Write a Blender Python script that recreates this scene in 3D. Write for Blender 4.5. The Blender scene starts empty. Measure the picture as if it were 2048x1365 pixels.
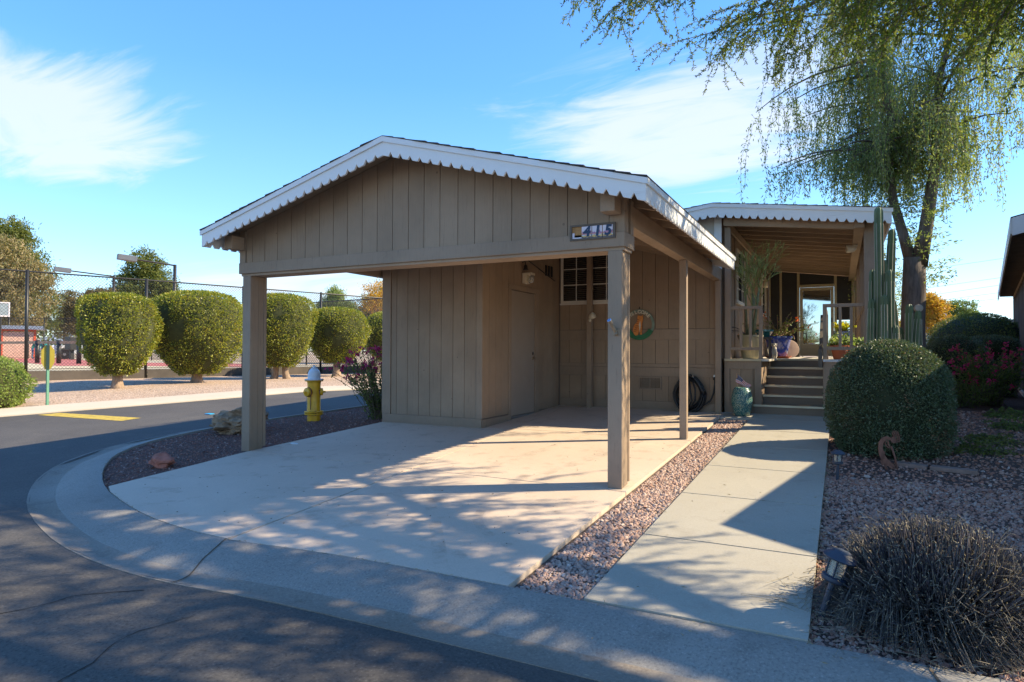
import bpy, math, random
import numpy as np
from mathutils import Vector, Matrix
R=math.radians
sc=bpy.context.scene
C=sc.collection
# ------------------------------------------------------------ camera
F=1294.547; yaw=R(26.929); pit=R(.944); rol=R(.216)
fw=Vector((-math.sin(yaw),math.cos(yaw),0)); rt=Vector((math.cos(yaw),math.sin(yaw),0)); up=Vector((0,0,1))
fw,up=fw*math.cos(pit)+up*math.sin(pit), up*math.cos(pit)-fw*math.sin(pit)
rt,up=rt*math.cos(rol)+up*math.sin(rol), up*math.cos(rol)-rt*math.sin(rol)
cd=bpy.data.cameras.new('camera'); cam=bpy.data.objects.new('camera',cd); C.objects.link(cam)
M3=Matrix((rt,up,-fw)).transposed().to_4x4(); M3.translation=Vector((0,0,1.5)); cam.matrix_world=M3
cd.sensor_width=36; cd.lens=F/2048*36; cd.clip_end=5000; cd.clip_start=.05
sc.camera=cam
# ------------------------------------------------------------ sky and sun
SUN=Vector((.88,.475,.755)).normalized()
SEL=math.asin(SUN.z); SAZ=math.atan2(SUN.x,SUN.y)
w=bpy.data.worlds.new('World'); sc.world=w; w.use_nodes=True
nt=w.node_tree; nt.nodes.clear(); N=nt.nodes; L=nt.links
def nd(t,nt_=None,**k):
    n=(nt_ or nt).nodes.new(t)
    for a,b in k.items(): setattr(n,a,b)
    return n
sky=nd('ShaderNodeTexSky',sky_type='NISHITA',sun_disc=False,sun_elevation=SEL,sun_rotation=SAZ,altitude=400,air_density=1.0,dust_density=0.0,ozone_density=3.0)
hs=nd('ShaderNodeHueSaturation'); hs.inputs['Saturation'].default_value=1.18; hs.inputs['Value'].default_value=1.0
L.new(sky.outputs[0],hs.inputs['Color'])
tc=nd('ShaderNodeTexCoord')
# wispy clouds: flatten direction onto a high layer
sep=nd('ShaderNodeSeparateXYZ'); L.new(tc.outputs['Generated'],sep.inputs[0])
mx=nd('ShaderNodeMath',operation='MAXIMUM'); mx.inputs[1].default_value=.04; L.new(sep.outputs[2],mx.inputs[0])
ad=nd('ShaderNodeMath',operation='ADD'); ad.inputs[1].default_value=.12; L.new(mx.outputs[0],ad.inputs[0])
dx=nd('ShaderNodeMath',operation='DIVIDE'); L.new(sep.outputs[0],dx.inputs[0]); L.new(ad.outputs[0],dx.inputs[1])
dy=nd('ShaderNodeMath',operation='DIVIDE'); L.new(sep.outputs[1],dy.inputs[0]); L.new(ad.outputs[0],dy.inputs[1])
cb=nd('ShaderNodeCombineXYZ'); L.new(dx.outputs[0],cb.inputs[0]); L.new(dy.outputs[0],cb.inputs[1])
def cloud_patch(center,radius,rot,sx,sy,thr,amt):
    """a patch of cirrus centred on a point of the cloud layer"""
    mp=nd('ShaderNodeMapping'); mp.vector_type='POINT'
    mp.inputs['Rotation'].default_value=(0,0,rot); mp.inputs['Scale'].default_value=(sx,sy,1)
    L.new(cb.outputs[0],mp.inputs[0])
    n1=nd('ShaderNodeTexNoise'); n1.inputs['Scale'].default_value=1.0; n1.inputs['Detail'].default_value=9; n1.inputs['Roughness'].default_value=.6; n1.inputs['Distortion'].default_value=.9
    L.new(mp.outputs[0],n1.inputs['Vector'])
    vs=nd('ShaderNodeVectorMath',operation='DISTANCE'); vs.inputs[1].default_value=(center[0],center[1],0)
    L.new(cb.outputs[0],vs.inputs[0])
    fr=nd('ShaderNodeMapRange'); fr.inputs[1].default_value=radius*.25; fr.inputs[2].default_value=radius; fr.inputs[3].default_value=.30; fr.inputs[4].default_value=-.30
    L.new(vs.outputs['Value'],fr.inputs[0])
    a=nd('ShaderNodeMath',operation='ADD'); L.new(n1.outputs[0],a.inputs[0]); L.new(fr.outputs[0],a.inputs[1])
    m=nd('ShaderNodeMapRange'); m.interpolation_type='SMOOTHSTEP'
    m.inputs[1].default_value=thr; m.inputs[2].default_value=thr+.38; m.inputs[3].default_value=0; m.inputs[4].default_value=amt
    L.new(a.outputs[0],m.inputs[0]); return m.outputs[0]
def lay(px,py,up_=0):
    d=(fw+rt*((px-1024)/F)-up*((py-682.5)/F)).normalized()
    return (d.x/(d.z+.12),d.y/(d.z+.12))
pats=[cloud_patch(lay(60,250),.78,R(20),1.7,4.6,.43,.72),
      cloud_patch(lay(1370,270),.85,R(-38),1.5,4.8,.42,.75),
      cloud_patch(lay(1560,130),.40,R(-50),2.0,4.0,.46,.5),
      cloud_patch(lay(640,575),1.5,R(30),.8,2.4,.50,.75),
      cloud_patch((1.6,-2.2),1.6,R(10),.9,2.6,.5,.8),
      cloud_patch((-2.2,-1.4),1.3,R(60),.9,2.6,.5,.8)]
o=pats[0]
for p in pats[1:]:
    m=nd('ShaderNodeMath',operation='MAXIMUM'); L.new(o,m.inputs[0]); L.new(p,m.inputs[1]); o=m.outputs[0]
mixc=nd('ShaderNodeMix',data_type='RGBA'); L.new(o,mixc.inputs[0]); mixc.inputs[7].default_value=(1.95,2.03,2.15,1)
gr_=nd('ShaderNodeValToRGB'); el_=gr_.color_ramp.elements; el_[0].position=0; el_[0].color=(.44,.74,1,1); el_[1].position=1; el_[1].color=(.09,.28,.72,1)
for p_,c_ in ((.12,(.32,.63,1)),(.38,(.12,.40,.98)),(.62,(.09,.31,.88))): e_=el_.new(p_); e_.color=(*c_,1)
L.new(sep.outputs[2],gr_.inputs[0])
gs_=nd('ShaderNodeVectorMath',operation='SCALE'); gs_.inputs['Scale'].default_value=2.0; L.new(gr_.outputs[0],gs_.inputs[0])
sm_=nd('ShaderNodeMix',data_type='RGBA'); sm_.inputs[0].default_value=.66; L.new(hs.outputs[0],sm_.inputs[6]); L.new(gs_.outputs[0],sm_.inputs[7])
L.new(sm_.outputs[2],mixc.inputs[6])
bg=nd('ShaderNodeBackground'); bg.inputs[1].default_value=.15; L.new(mixc.outputs[2],bg.inputs[0])
wo=nd('ShaderNodeOutputWorld'); L.new(bg.outputs[0],wo.inputs[0])
sl=bpy.data.lights.new('sun','SUN'); sl.energy=2.85; sl.angle=R(.5); sl.color=(1,.84,.57)
so=bpy.data.objects.new('sun',sl); C.objects.link(so); so.rotation_euler=SUN.to_track_quat('Z','Y').to_euler(); so.location=(30,15,30)
vs_=sc.view_settings; vs_.view_transform='Standard'; vs_.look='None'; vs_.gamma=1; vs_.use_curve_mapping=False; vs_.exposure=1.82

# ------------------------------------------------------------ helpers
rng=np.random.default_rng(7); random.seed(7)
def gh(Y): return -.055+.044*max(0,min(12.5,Y))
def ghn(Y): return -.055+.044*np.clip(Y,0,12.5)
def lin(c): return tuple(((x/255+.055)/1.055)**2.4 if x/255>.04045 else x/255/12.92 for x in c)
ORG={}
def tag(o,label=None,cat=None,group=None,kind=None):
    if label:o['label']=label
    if cat:o['category']=cat
    if group:o['group']=group
    if kind:o['kind']=kind
    return o
def thing(name,label,cat,loc=(0,0,0),group=None):
    o=bpy.data.objects.new(name,None); C.objects.link(o); o.location=loc; o.empty_display_size=.2
    ORG[o.name]=Vector(loc); return tag(o,label,cat,group)
class B:
    def __init__(s): s.v=[];s.f=[];s.m=[]
    def add(s,vs,fs,mi=0):
        n=len(s.v); s.v+= [tuple(v) for v in vs]; s.f+=[tuple(i+n for i in f) for f in fs]; s.m+=[mi]*len(fs); return s
    def box(s,x0,x1,y0,y1,z0,z1,mi=0):
        return s.add([(x0,y0,z0),(x1,y0,z0),(x1,y1,z0),(x0,y1,z0),(x0,y0,z1),(x1,y0,z1),(x1,y1,z1),(x0,y1,z1)],
            [(0,3,2,1),(4,5,6,7),(0,1,5,4),(1,2,6,5),(2,3,7,6),(3,0,4,7)],mi)
    def prism(s,poly,ex,mi=0):
        n=len(poly); P=[Vector(p) for p in poly]; E=Vector(ex)
        nn=Vector((0,0,0))
        for i in range(n): nn+=P[i].cross(P[(i+1)%n])
        if nn.dot(E)>0: P=P[::-1]
        return s.add(P+[p+E for p in P],[tuple(range(n)),tuple(range(2*n-1,n-1,-1))]+[(i,i+n,(i+1)%n+n,(i+1)%n) for i in range(n)],mi)
    def bar(s,a,b,wd,ht,mi=0,upv=(0,0,1)):
        a=Vector(a);b=Vector(b);d=(b-a).normalized();u=Vector(upv)
        if abs(d.dot(u))>.99:u=Vector((0,1,0))
        r=d.cross(u).normalized();u=r.cross(d).normalized()
        q=[-r*wd/2-u*ht/2, r*wd/2-u*ht/2, r*wd/2+u*ht/2,-r*wd/2+u*ht/2]
        return s.add([a+x for x in q]+[b+x for x in q],[(0,1,2,3),(7,6,5,4),(0,4,5,1),(1,5,6,2),(2,6,7,3),(3,7,4,0)],mi)
    def tube(s,path,rad,n=8,mi=0,cap=True):
        P=[Vector(p) for p in path]; m=len(P)
        if not hasattr(rad,'__len__'): rad=[rad]*m
        vs=[];fs=[];pr=None
        for i in range(m):
            d=(P[min(i+1,m-1)]-P[max(i-1,0)])
            d=d.normalized() if d.length>1e-9 else Vector((0,0,1))
            if pr is None:
                u=Vector((0,0,1)) if abs(d.z)<.9 else Vector((1,0,0)); r=d.cross(u).normalized()
            else: r=(pr-d*pr.dot(d)); r=r.normalized() if r.length>1e-6 else d.orthogonal().normalized()
            pr=r;u=d.cross(r)
            for k in range(n):
                a=2*math.pi*k/n; vs.append(P[i]+(r*math.cos(a)+u*math.sin(a))*rad[i])
        for i in range(m-1):
            for k in range(n): fs.append((i*n+k,i*n+(k+1)%n,(i+1)*n+(k+1)%n,(i+1)*n+k))
        if cap: fs+= [tuple(range(n-1,-1,-1)),tuple((m-1)*n+k for k in range(n))]
        return s.add(vs,fs,mi)
    def lathe(s,prof,c,n=20,axis=(0,0,1),mi=0,cap=True):
        A=Vector(axis).normalized();X=A.orthogonal().normalized();Y=A.cross(X);c=Vector(c);vs=[];fs=[];m=len(prof)
        for r,h in prof:
            for k in range(n):
                a=2*math.pi*k/n; vs.append(c+A*h+(X*math.cos(a)+Y*math.sin(a))*r)
        for i in range(m-1):
            for k in range(n): fs.append((i*n+k,i*n+(k+1)%n,(i+1)*n+(k+1)%n,(i+1)*n+k))
        if cap: fs+= [tuple(range(n-1,-1,-1)),tuple((m-1)*n+k for k in range(n))]
        return s.add(vs,fs,mi)
    def blob(s,c,r,sub=2,nz=.15,seed=0,mi=0,fq=1.6,flat=0):
        import bmesh
        from mathutils import noise
        bm=bmesh.new(); bmesh.ops.create_icosphere(bm,subdivisions=sub,radius=1)
        vs=[]
        for v in bm.verts:
            k=1+nz*noise.noise(v.co*fq+Vector((seed*3.1,seed,0)))+nz*.4*noise.noise(v.co*fq*3+Vector((seed,0,seed)))
            p=v.co*k
            if flat and p.z<-flat: p.z=-flat
            vs.append((c[0]+p.x*r[0],c[1]+p.y*r[1],c[2]+p.z*r[2]))
        fs=[tuple(v.index for v in f.verts) for f in bm.faces]; bm.free()
        return s.add(vs,fs,mi)
def link(name,b,mat,parent=None,smooth=False,bevel=0,label=None):
    me=bpy.data.meshes.new(name)
    o=Vector((0,0,0)) if parent is None else ORG[parent.name]
    me.from_pydata([(v[0]-o.x,v[1]-o.y,v[2]-o.z) for v in b.v],[],b.f)
    for m in (mat if isinstance(mat,(list,tuple)) else [mat]): me.materials.append(m)
    if isinstance(mat,(list,tuple)) and len(mat)>1: me.polygons.foreach_set('material_index',b.m)
    if smooth is True: me.polygons.foreach_set('use_smooth',[True]*len(b.f))
    me.update()
    ob=bpy.data.objects.new(name,me); C.objects.link(ob)
    if smooth and smooth is not True:
        me.polygons.foreach_set('use_smooth',[True]*len(b.f))
        me.set_sharp_from_angle(angle=R(smooth))
    if parent is not None: ob.parent=parent
    ORG[ob.name]=o
    if bevel:
        md=ob.modifiers.new('bevel','BEVEL'); md.width=bevel; md.segments=2; md.limit_method='ANGLE'
    if label: ob['label']=label
    return ob
def solo(name,b,mat,label,cat,loc,group=None,**k):
    """a thing that is one mesh, with its origin at its base"""
    o=Vector(loc); b.v=[(v[0]-o.x,v[1]-o.y,v[2]-o.z) for v in b.v]
    ob=link(name,b,mat,None,**k); ob.location=o; ORG[ob.name]=o; return tag(ob,label,cat,group)
def npmesh(name,V,Fc,mat,parent=None,smooth=False):
    """fast mesh from numpy arrays, Fc (n,k)"""
    o=Vector((0,0,0)) if parent is None else ORG[parent.name]
    V=np.asarray(V,dtype=np.float32)-np.array(o,dtype=np.float32); Fc=np.asarray(Fc,dtype=np.int32)
    me=bpy.data.meshes.new(name); n,k=Fc.shape
    me.vertices.add(len(V)); me.vertices.foreach_set('co',V.ravel())
    me.loops.add(n*k); me.loops.foreach_set('vertex_index',Fc.ravel())
    me.polygons.add(n); me.polygons.foreach_set('loop_start',np.arange(0,n*k,k,dtype=np.int32))
    if smooth: me.polygons.foreach_set('use_smooth',np.ones(n,dtype=bool))
    me.update(calc_edges=True); me.materials.append(mat)
    ob=bpy.data.objects.new(name,me); C.objects.link(ob)
    if parent is not None: ob.parent=parent
    ORG[ob.name]=o; return ob
def unit(v): return v/np.maximum(np.linalg.norm(v,axis=-1,keepdims=True),1e-9)
def leaves(P,D,ln,wd,fold=.0,rs=None):
    """leaf quads (kite) at points P along directions D"""
    n=len(P); D=unit(D); rs=rs or rng
    S=unit(np.cross(D,rs.normal(size=(n,3)))); ln=np.broadcast_to(ln,(n,))[:,None]; wd=np.broadcast_to(wd,(n,))[:,None]
    U=np.cross(D,S)
    a=P; b=P+D*ln*.45+S*wd*.5+U*wd*fold; c=P+D*ln; d=P+D*ln*.45-S*wd*.5+U*wd*fold
    V=np.stack([a,b,c,d],1).reshape(-1,3); Fc=np.arange(n*4).reshape(n,4); return V,Fc

# ------------------------------------------------------------ materials
def newmat(name):
    m=bpy.data.materials.new(name); m.use_nodes=True; t=m.node_tree; t.nodes.clear()
    o=nd('ShaderNodeOutputMaterial',t); b=nd('ShaderNodeBsdfPrincipled',t); t.links.new(b.outputs[0],o.inputs[0]); return m,t,b,o
def ramp(t,cols,src,pos=None):
    r=nd('ShaderNodeValToRGB',t); e=r.color_ramp.elements
    while len(e)<len(cols): e.new(.5)
    for i,c in enumerate(cols): e[i].position=pos[i] if pos else i/(len(cols)-1); e[i].color=(*c,1)
    t.links.new(src,r.inputs[0]); return r.outputs[0]
def noise(t,scale,detail=4,rough=.55,vec=None,stretch=None,dist=0):
    n=nd('ShaderNodeTexNoise',t); n.inputs['Scale'].default_value=scale; n.inputs['Detail'].default_value=detail; n.inputs['Roughness'].default_value=rough; n.inputs['Distortion'].default_value=dist
    if vec is None: vec=nd('ShaderNodeTexCoord',t).outputs['Object']
    if stretch:
        mp=nd('ShaderNodeMapping',t); mp.inputs['Scale'].default_value=stretch; t.links.new(vec,mp.inputs[0]); vec=mp.outputs[0]
    t.links.new(vec,n.inputs['Vector']); return n.outputs[0]
def mixc_(t,a,b,f,mode='MIX'):
    m=nd('ShaderNodeMix',t,data_type='RGBA',blend_type=mode)
    for s,i in ((a,6),(b,7),(f,0)):
        if isinstance(s,(tuple,list)): m.inputs[i].default_value=(*s,1)
        elif isinstance(s,(int,float)): m.inputs[i].default_value=s
        else: t.links.new(s,m.inputs[i])
    return m.outputs[2]
def bump(t,b,src,st,dist=.01):
    n=nd('ShaderNodeBump',t); n.inputs['Strength'].default_value=st; n.inputs['Distance'].default_value=dist
    t.links.new(src,n.inputs['Height']); t.links.new(n.outputs[0],b.inputs['Normal']); return n
def simple(name,col,rough=.6,var=.12,scale=3,metal=0,bs=0,bscale=40,stretch=None,spec=None,coat=0):
    m,t,b,o=newmat(name)
    f=noise(t,scale,5,.6,stretch=stretch)
    c0=tuple(x*(1-var) for x in col); c1=tuple(min(1,x*(1+var)) for x in col)
    t.links.new(ramp(t,[c0,c1],f,[.3,.7]),b.inputs['Base Color'])
    b.inputs['Roughness'].default_value=rough; b.inputs['Metallic'].default_value=metal
    if spec is not None: b.inputs['Specular IOR Level'].default_value=spec
    if coat: b.inputs['Coat Weight'].default_value=coat
    if bs: bump(t,b,noise(t,bscale,4,.6,stretch=stretch),bs,.01)
    return m
def wood_paint(name,col,grain=(30,30,1.2),rnd=.06,rough=.75,worn=0,vertical=True):
    m,t,b,o=newmat(name)
    g=noise(t,3,6,.7,stretch=grain,dist=.4); f=noise(t,1.3,4,.6)
    c=mixc_(t,tuple(x*.84 for x in col),tuple(x*1.14 for x in col),ramp(t,[(0,0,0),(1,1,1)],f,[.3,.7]))
    c=mixc_(t,c,tuple(x*.55 for x in col),ramp(t,[(0,0,0),(.7,.7,.7)],g,[.55,.75]))
    c=mixc_(t,c,tuple(x*1.3 for x in col),ramp(t,[(.35,.35,.35),(0,0,0)],g,[.28,.42]))
    sz_=nd('ShaderNodeSeparateXYZ',t); t.links.new(nd('ShaderNodeTexCoord',t).outputs['Object'],sz_.inputs[0])
    zn=nd('ShaderNodeMath',t,operation='MULTIPLY_ADD'); zn.inputs[1].default_value=.35; t.links.new(noise(t,6,4,.7),zn.inputs[0]); t.links.new(sz_.outputs[2],zn.inputs[2])
    c=mixc_(t,c,(.20,.15,.11),ramp(t,[(.75,.75,.75),(0,0,0)],zn.outputs[0],[.12,.42]))
    oi=nd('ShaderNodeObjectInfo',t); mr=nd('ShaderNodeMapRange',t); mr.inputs[3].default_value=1-rnd; mr.inputs[4].default_value=1+rnd; t.links.new(oi.outputs['Random'],mr.inputs[0])
    vm=nd('ShaderNodeVectorMath',t,operation='SCALE'); t.links.new(c,vm.inputs[0]); t.links.new(mr.outputs[0],vm.inputs['Scale'])
    out=vm.outputs[0]
    # small knots and dings
    vo=nd('ShaderNodeTexVoronoi',t); vo.inputs['Scale'].default_value=3.1; t.links.new(nd('ShaderNodeTexCoord',t).outputs['Object'],vo.inputs['Vector'])
    out=mixc_(t,out,tuple(x*.45 for x in col),ramp(t,[(.7,.7,.7),(0,0,0)],vo.outputs['Distance'],[.03,.05]))
    t.links.new(out,b.inputs['Base Color']); b.inputs['Roughness'].default_value=rough
    bump(t,b,g,.35,.004); return m
TAUPE=(.305,.215,.143)
m_siding=wood_paint('taupe_siding_paint',TAUPE)
m_trim=wood_paint('taupe_trim_paint',(.30,.218,.152),grain=(18,18,2),rnd=.03)
m_beam=wood_paint('taupe_beam_paint',(.35,.25,.17),grain=(14,2,30),rnd=.05)
m_deck=wood_paint('roof_deck_underside',(.27,.19,.12),grain=(14,2,30),rnd=.05)
m_groove=simple('groove_shadow_board',(.16,.125,.10),.9)
def white_paint():
    m,t,b,o=newmat('weathered_white_paint'); f=noise(t,2.5,5,.6); g=noise(t,1.2,5,.7,stretch=(1,1,14))
    c=mixc_(t,(.70,.70,.69),(.80,.80,.79),f); c=mixc_(t,c,(.42,.38,.33),ramp(t,[(0,0,0),(.5,.5,.5)],g,[.63,.78]))
    t.links.new(c,b.inputs['Base Color']); b.inputs['Roughness'].default_value=.55; bump(t,b,noise(t,60,3),.15,.003); return m
m_white=white_paint()
m_grayfascia=simple('pale_grey_paint',(.55,.55,.55),.6,.06)
m_shingle=simple('dark_asphalt_shingle',(.055,.05,.048),.95,.3,30,bs=.5,bscale=120)
def concrete(name,c0,c1,stain,speck=.3,spot=.25,seed=0,fine=90):
    m,t,b,o=newmat(name)
    tcn=nd('ShaderNodeTexCoord',t).outputs['Object']
    big=noise(t,.55,6,.62,vec=tcn,dist=.5); mid=noise(t,4,6,.65,vec=tcn); fi=noise(t,fine,3,.7,vec=tcn)
    c=mixc_(t,c0,c1,ramp(t,[(0,0,0),(1,1,1)],big,[.35,.65]))
    c=mixc_(t,c,stain,ramp(t,[(0,0,0),(spot,)*3],mid,[.55,.75]))
    c=mixc_(t,c,tuple(x*.55 for x in c0),ramp(t,[(0,0,0),(speck,)*3],fi,[.52,.68]))
    c=mixc_(t,c,tuple(min(1,x*1.6) for x in c1),ramp(t,[(speck*.8,)*3,(0,0,0)],fi,[.30,.42]))
    t.links.new(c,b.inputs['Base Color']); b.inputs['Roughness'].default_value=.85
    bump(t,b,mixc_(t,fi,mid,.25),.25,.006); return m
m_slab=concrete('salmon_stained_concrete',(.53,.42,.325),(.61,.49,.385),(.36,.26,.19),.24,.75)
m_walk=concrete('grey_olive_concrete',(.37,.335,.27),(.42,.385,.315),(.27,.235,.185),.28,.55)
m_kerb=concrete('kerb_concrete',(.22,.20,.175),(.28,.258,.225),(.15,.13,.11),.65,.7,fine=70)
m_gutter=concrete('stained_gutter_concrete',(.205,.165,.125),(.27,.235,.195),(.13,.10,.075),.5,.8,fine=60)
m_farkerb=concrete('pale_kerb_concrete',(.50,.42,.32),(.55,.47,.37),(.4,.33,.25),.2,.3)
m_asph=concrete('worn_asphalt',(.060,.054,.049),(.090,.081,.072),(.13,.115,.098),.95,.35,fine=55)
m_asph2=m_asph
def gravel_mat(name,cols,base=False):
    m,t,b,o=newmat(name)
    if base:
        tcn=nd('ShaderNodeTexCoord',t).outputs['Object']
        v=nd('ShaderNodeTexVoronoi',t); v.inputs['Scale'].default_value=base; t.links.new(tcn,v.inputs['Vector'])
        sp=nd('ShaderNodeSeparateColor',t); t.links.new(v.outputs['Color'],sp.inputs[0])
        c=ramp(t,cols,sp.outputs[0]); big=noise(t,.8,4,.6,vec=tcn)
        c=mixc_(t,c,tuple(x*.6 for x in cols[0]),ramp(t,[(0,0,0),(.5,.5,.5)],big,[.45,.7]))
        c=mixc_(t,c,tuple(x*.35 for x in cols[0]),ramp(t,[(0,0,0),(.9,.9,.9)],v.outputs['Distance'],[.35,.75]))
        inv=nd('ShaderNodeMath',t,operation='SUBTRACT'); inv.inputs[0].default_value=1; t.links.new(v.outputs['Distance'],inv.inputs[1])
        bump(t,b,inv.outputs[0],.8,.02)
    else:
        g=nd('ShaderNodeNewGeometry',t); c=ramp(t,cols,g.outputs['Random Per Island'])
        bump(t,b,noise(t,60,3),.4,.005)
    t.links.new(c,b.inputs['Base Color']); b.inputs['Roughness'].default_value=.9; return m
PINK=[(.30,.18,.14),(.42,.28,.22),(.36,.25,.21),(.50,.37,.30),(.34,.19,.14),(.52,.43,.37),(.40,.23,.165)]
m_gravel=gravel_mat('pink_grey_gravel',PINK)
m_gravel2=gravel_mat('purple_brown_gravel',[(.28,.13,.09),(.38,.21,.15),(.33,.19,.15),(.43,.28,.22),(.30,.13,.085),(.46,.35,.29),(.37,.165,.10)])
m_gravelb=gravel_mat('gravel_bed_fines',[(.16,.115,.09),(.24,.17,.13),(.30,.22,.18)],90)
RED=[(.18,.075,.055),(.26,.105,.075),(.20,.105,.085),(.30,.16,.12),(.15,.075,.065),(.38,.28,.24)]
m_red=gravel_mat('dark_red_gravel',RED)
m_redb=gravel_mat('dark_red_fines',[(.14,.062,.045),(.19,.085,.06),(.17,.09,.07)],80)
BR=[(.27,.115,.075),(.36,.175,.12),(.22,.11,.08),(.42,.26,.20),(.30,.14,.09),(.48,.38,.33)]
m_mulch=gravel_mat('brown_red_gravel',BR)
m_mulchb=gravel_mat('brown_red_fines',[(.13,.068,.05),(.18,.10,.075),(.15,.09,.075)],70)
m_fargravel=gravel_mat('far_pink_gravel',[(.56,.40,.29),(.66,.49,.37),(.50,.32,.20),(.70,.56,.44)],26)
m_dirt=simple('desert_ground',(.40,.30,.21),.95,.25,.6,bs=.3,bscale=12)
def leafmat(name,cols,trans=.35,rough=.55,gloss=.3):
    m,t,b,o=newmat(name)
    g=nd('ShaderNodeNewGeometry',t); ms_=nd('ShaderNodeMath',t,operation='MULTIPLY_ADD'); ms_.inputs[1].default_value=.75; t.links.new(g.outputs['Random Per Island'],ms_.inputs[0])
    n_=nd('ShaderNodeMapRange',t); n_.inputs[1].default_value=.35; n_.inputs[2].default_value=.65; n_.inputs[3].default_value=-.12; n_.inputs[4].default_value=.30; t.links.new(noise(t,2.6,3,.6),n_.inputs[0]); t.links.new(n_.outputs[0],ms_.inputs[2])
    c=ramp(t,cols,ms_.outputs[0])
    b.inputs['Roughness'].default_value=rough; b.inputs['Specular IOR Level'].default_value=gloss
    t.links.new(c,b.inputs['Base Color'])
    tr=nd('ShaderNodeBsdfTranslucent',t); br=mixc_(t,c,(1,1,.4),1.0,'MULTIPLY')
    vm=nd('ShaderNodeVectorMath',t,operation='SCALE'); vm.inputs['Scale'].default_value=1.5; t.links.new(br,vm.inputs[0]); t.links.new(vm.outputs[0],tr.inputs[0])
    ms=nd('ShaderNodeMixShader',t); ms.inputs[0].default_value=trans
    t.links.new(b.outputs[0],ms.inputs[1]); t.links.new(tr.outputs[0],ms.inputs[2]); t.links.new(ms.outputs[0],o.inputs[0]); return m
m_top=leafmat('topiary_leaf',[(.06,.085,.015),(.14,.18,.025),(.26,.28,.035),(.36,.33,.04),(.11,.145,.02),(.38,.24,.035)],.35,.42,.45)
m_dark=leafmat('dark_boxy_leaf',[(.04,.075,.03),(.08,.125,.06),(.06,.095,.04),(.14,.18,.11),(.06,.085,.04),(.26,.14,.08)],.18,.5,.6)
m_mesq=leafmat('mesquite_leaf',[(.07,.11,.02),(.11,.16,.03),(.16,.19,.04),(.09,.10,.025),(.20,.17,.05)],.5)
m_weep=leafmat('weeping_leaf',[(.12,.17,.07),(.17,.23,.10),(.22,.27,.12),(.32,.34,.15),(.14,.19,.09)],.5)
m_pine=leafmat('pine_needles',[(.07,.10,.025),(.13,.155,.035),(.20,.20,.05)],.3)
m_euc=leafmat('eucalyptus_leaf',[(.15,.15,.07),(.25,.21,.10),(.32,.24,.13),(.12,.14,.05),(.36,.25,.14)],.3)
m_olive=leafmat('olive_brown_leaf',[(.10,.09,.04),(.16,.12,.05),(.20,.15,.06),(.08,.08,.035)],.3)
m_yel=leafmat('autumn_yellow_leaf',[(.45,.28,.03),(.55,.35,.05),(.35,.24,.04),(.5,.22,.04),(.2,.17,.03)],.4)
m_green=leafmat('fresh_green_leaf',[(.07,.11,.03),(.12,.17,.05),(.17,.22,.07),(.09,.14,.04)],.35)
m_hedge=leafmat('mid_green_leaf',[(.07,.10,.03),(.11,.14,.04),(.16,.18,.05),(.20,.19,.07)],.3)
m_flowp=leafmat('magenta_bract',[(.32,.015,.13),(.42,.02,.17),(.25,.01,.10)],.4)
m_flowr=leafmat('crimson_bract',[(.50,.03,.16),(.60,.05,.24),(.40,.02,.10)],.4)
m_orange=leafmat('orange_red_petal',[(.7,.12,.03),(.75,.2,.04)],.3)
m_straw=leafmat('cut_grass_stalk',[(.080,.070,.080),(.12,.105,.115),(.065,.062,.06),(.16,.145,.14),(.095,.08,.098),(.24,.22,.20)],.1,.7)
m_dead=leafmat('dead_grass_leaf',[(.10,.09,.08),(.15,.135,.115),(.075,.065,.062),(.24,.21,.17)],.15,.8)
m_strawl=leafmat('dry_straw',[(.28,.24,.17),(.38,.32,.23),(.20,.17,.13),(.48,.42,.31)],.2,.7)
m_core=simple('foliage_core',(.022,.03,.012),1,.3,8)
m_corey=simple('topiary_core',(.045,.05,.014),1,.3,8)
def bark(name,c):
    return simple(name,c,.95,.4,6,bs=.8,bscale=14,stretch=(3,3,.7))
m_bark=bark('grey_brown_bark',(.13,.10,.08)); m_barkd=bark('dark_furrowed_bark',(.135,.108,.092)); m_barkw=bark('pale_bark',(.5,.45,.38)); m_barkb=bark('tan_bark',(.28,.2,.14))
m_black=simple('black_vinyl_metal',(.015,.015,.016),.45,.1)
m_rubber=simple('black_rubber',(.012,.012,.013),.5,.2,bs=.2)
m_brownwall=simple('dark_brown_kickboard',(.085,.07,.058),.85,.2)
m_glass,t_,b_,o_=newmat('window_glass'); b_.inputs['Base Color'].default_value=(.012,.014,.015,1); b_.inputs['Roughness'].default_value=.04; b_.inputs['Specular IOR Level'].default_value=.6
m_mirror,t_,b_,o_=newmat('reflective_door_glass'); b_.inputs['Base Color'].default_value=(.55,.6,.62,1); b_.inputs['Metallic'].default_value=1; b_.inputs['Roughness'].default_value=.03
m_screen=simple('dark_insect_screen',(.045,.042,.042),.8)
m_blind=simple('beige_blind',(.33,.31,.27),.6)
m_wframe=simple('white_window_frame',(.66,.62,.55),.45,.04)
m_cream=simple('cream_door_frame',(.50,.41,.25),.5,.05)
m_cream2=simple('cream_plastic',(.62,.55,.42),.45,.05)
m_yhyd=simple('yellow_hydrant_paint',(.68,.36,.01),.45,.18,9,coat=.15,bs=.1)
m_whyd=simple('pale_hydrant_paint',(.55,.60,.66),.45,.08,6)
m_rust=simple('rusty_steel',(.21,.095,.065),.85,.35,14,metal=.2,bs=.3,bscale=60)
m_rock=simple('tan_boulder',(.25,.165,.10),.95,.45,7,bs=.9,bscale=12)
m_rrock=simple('red_sandstone',(.36,.13,.09),.95,.35,8,bs=.8,bscale=16)
m_steel=simple('grey_metal',(.35,.36,.37),.4,.1,metal=.7)
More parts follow.
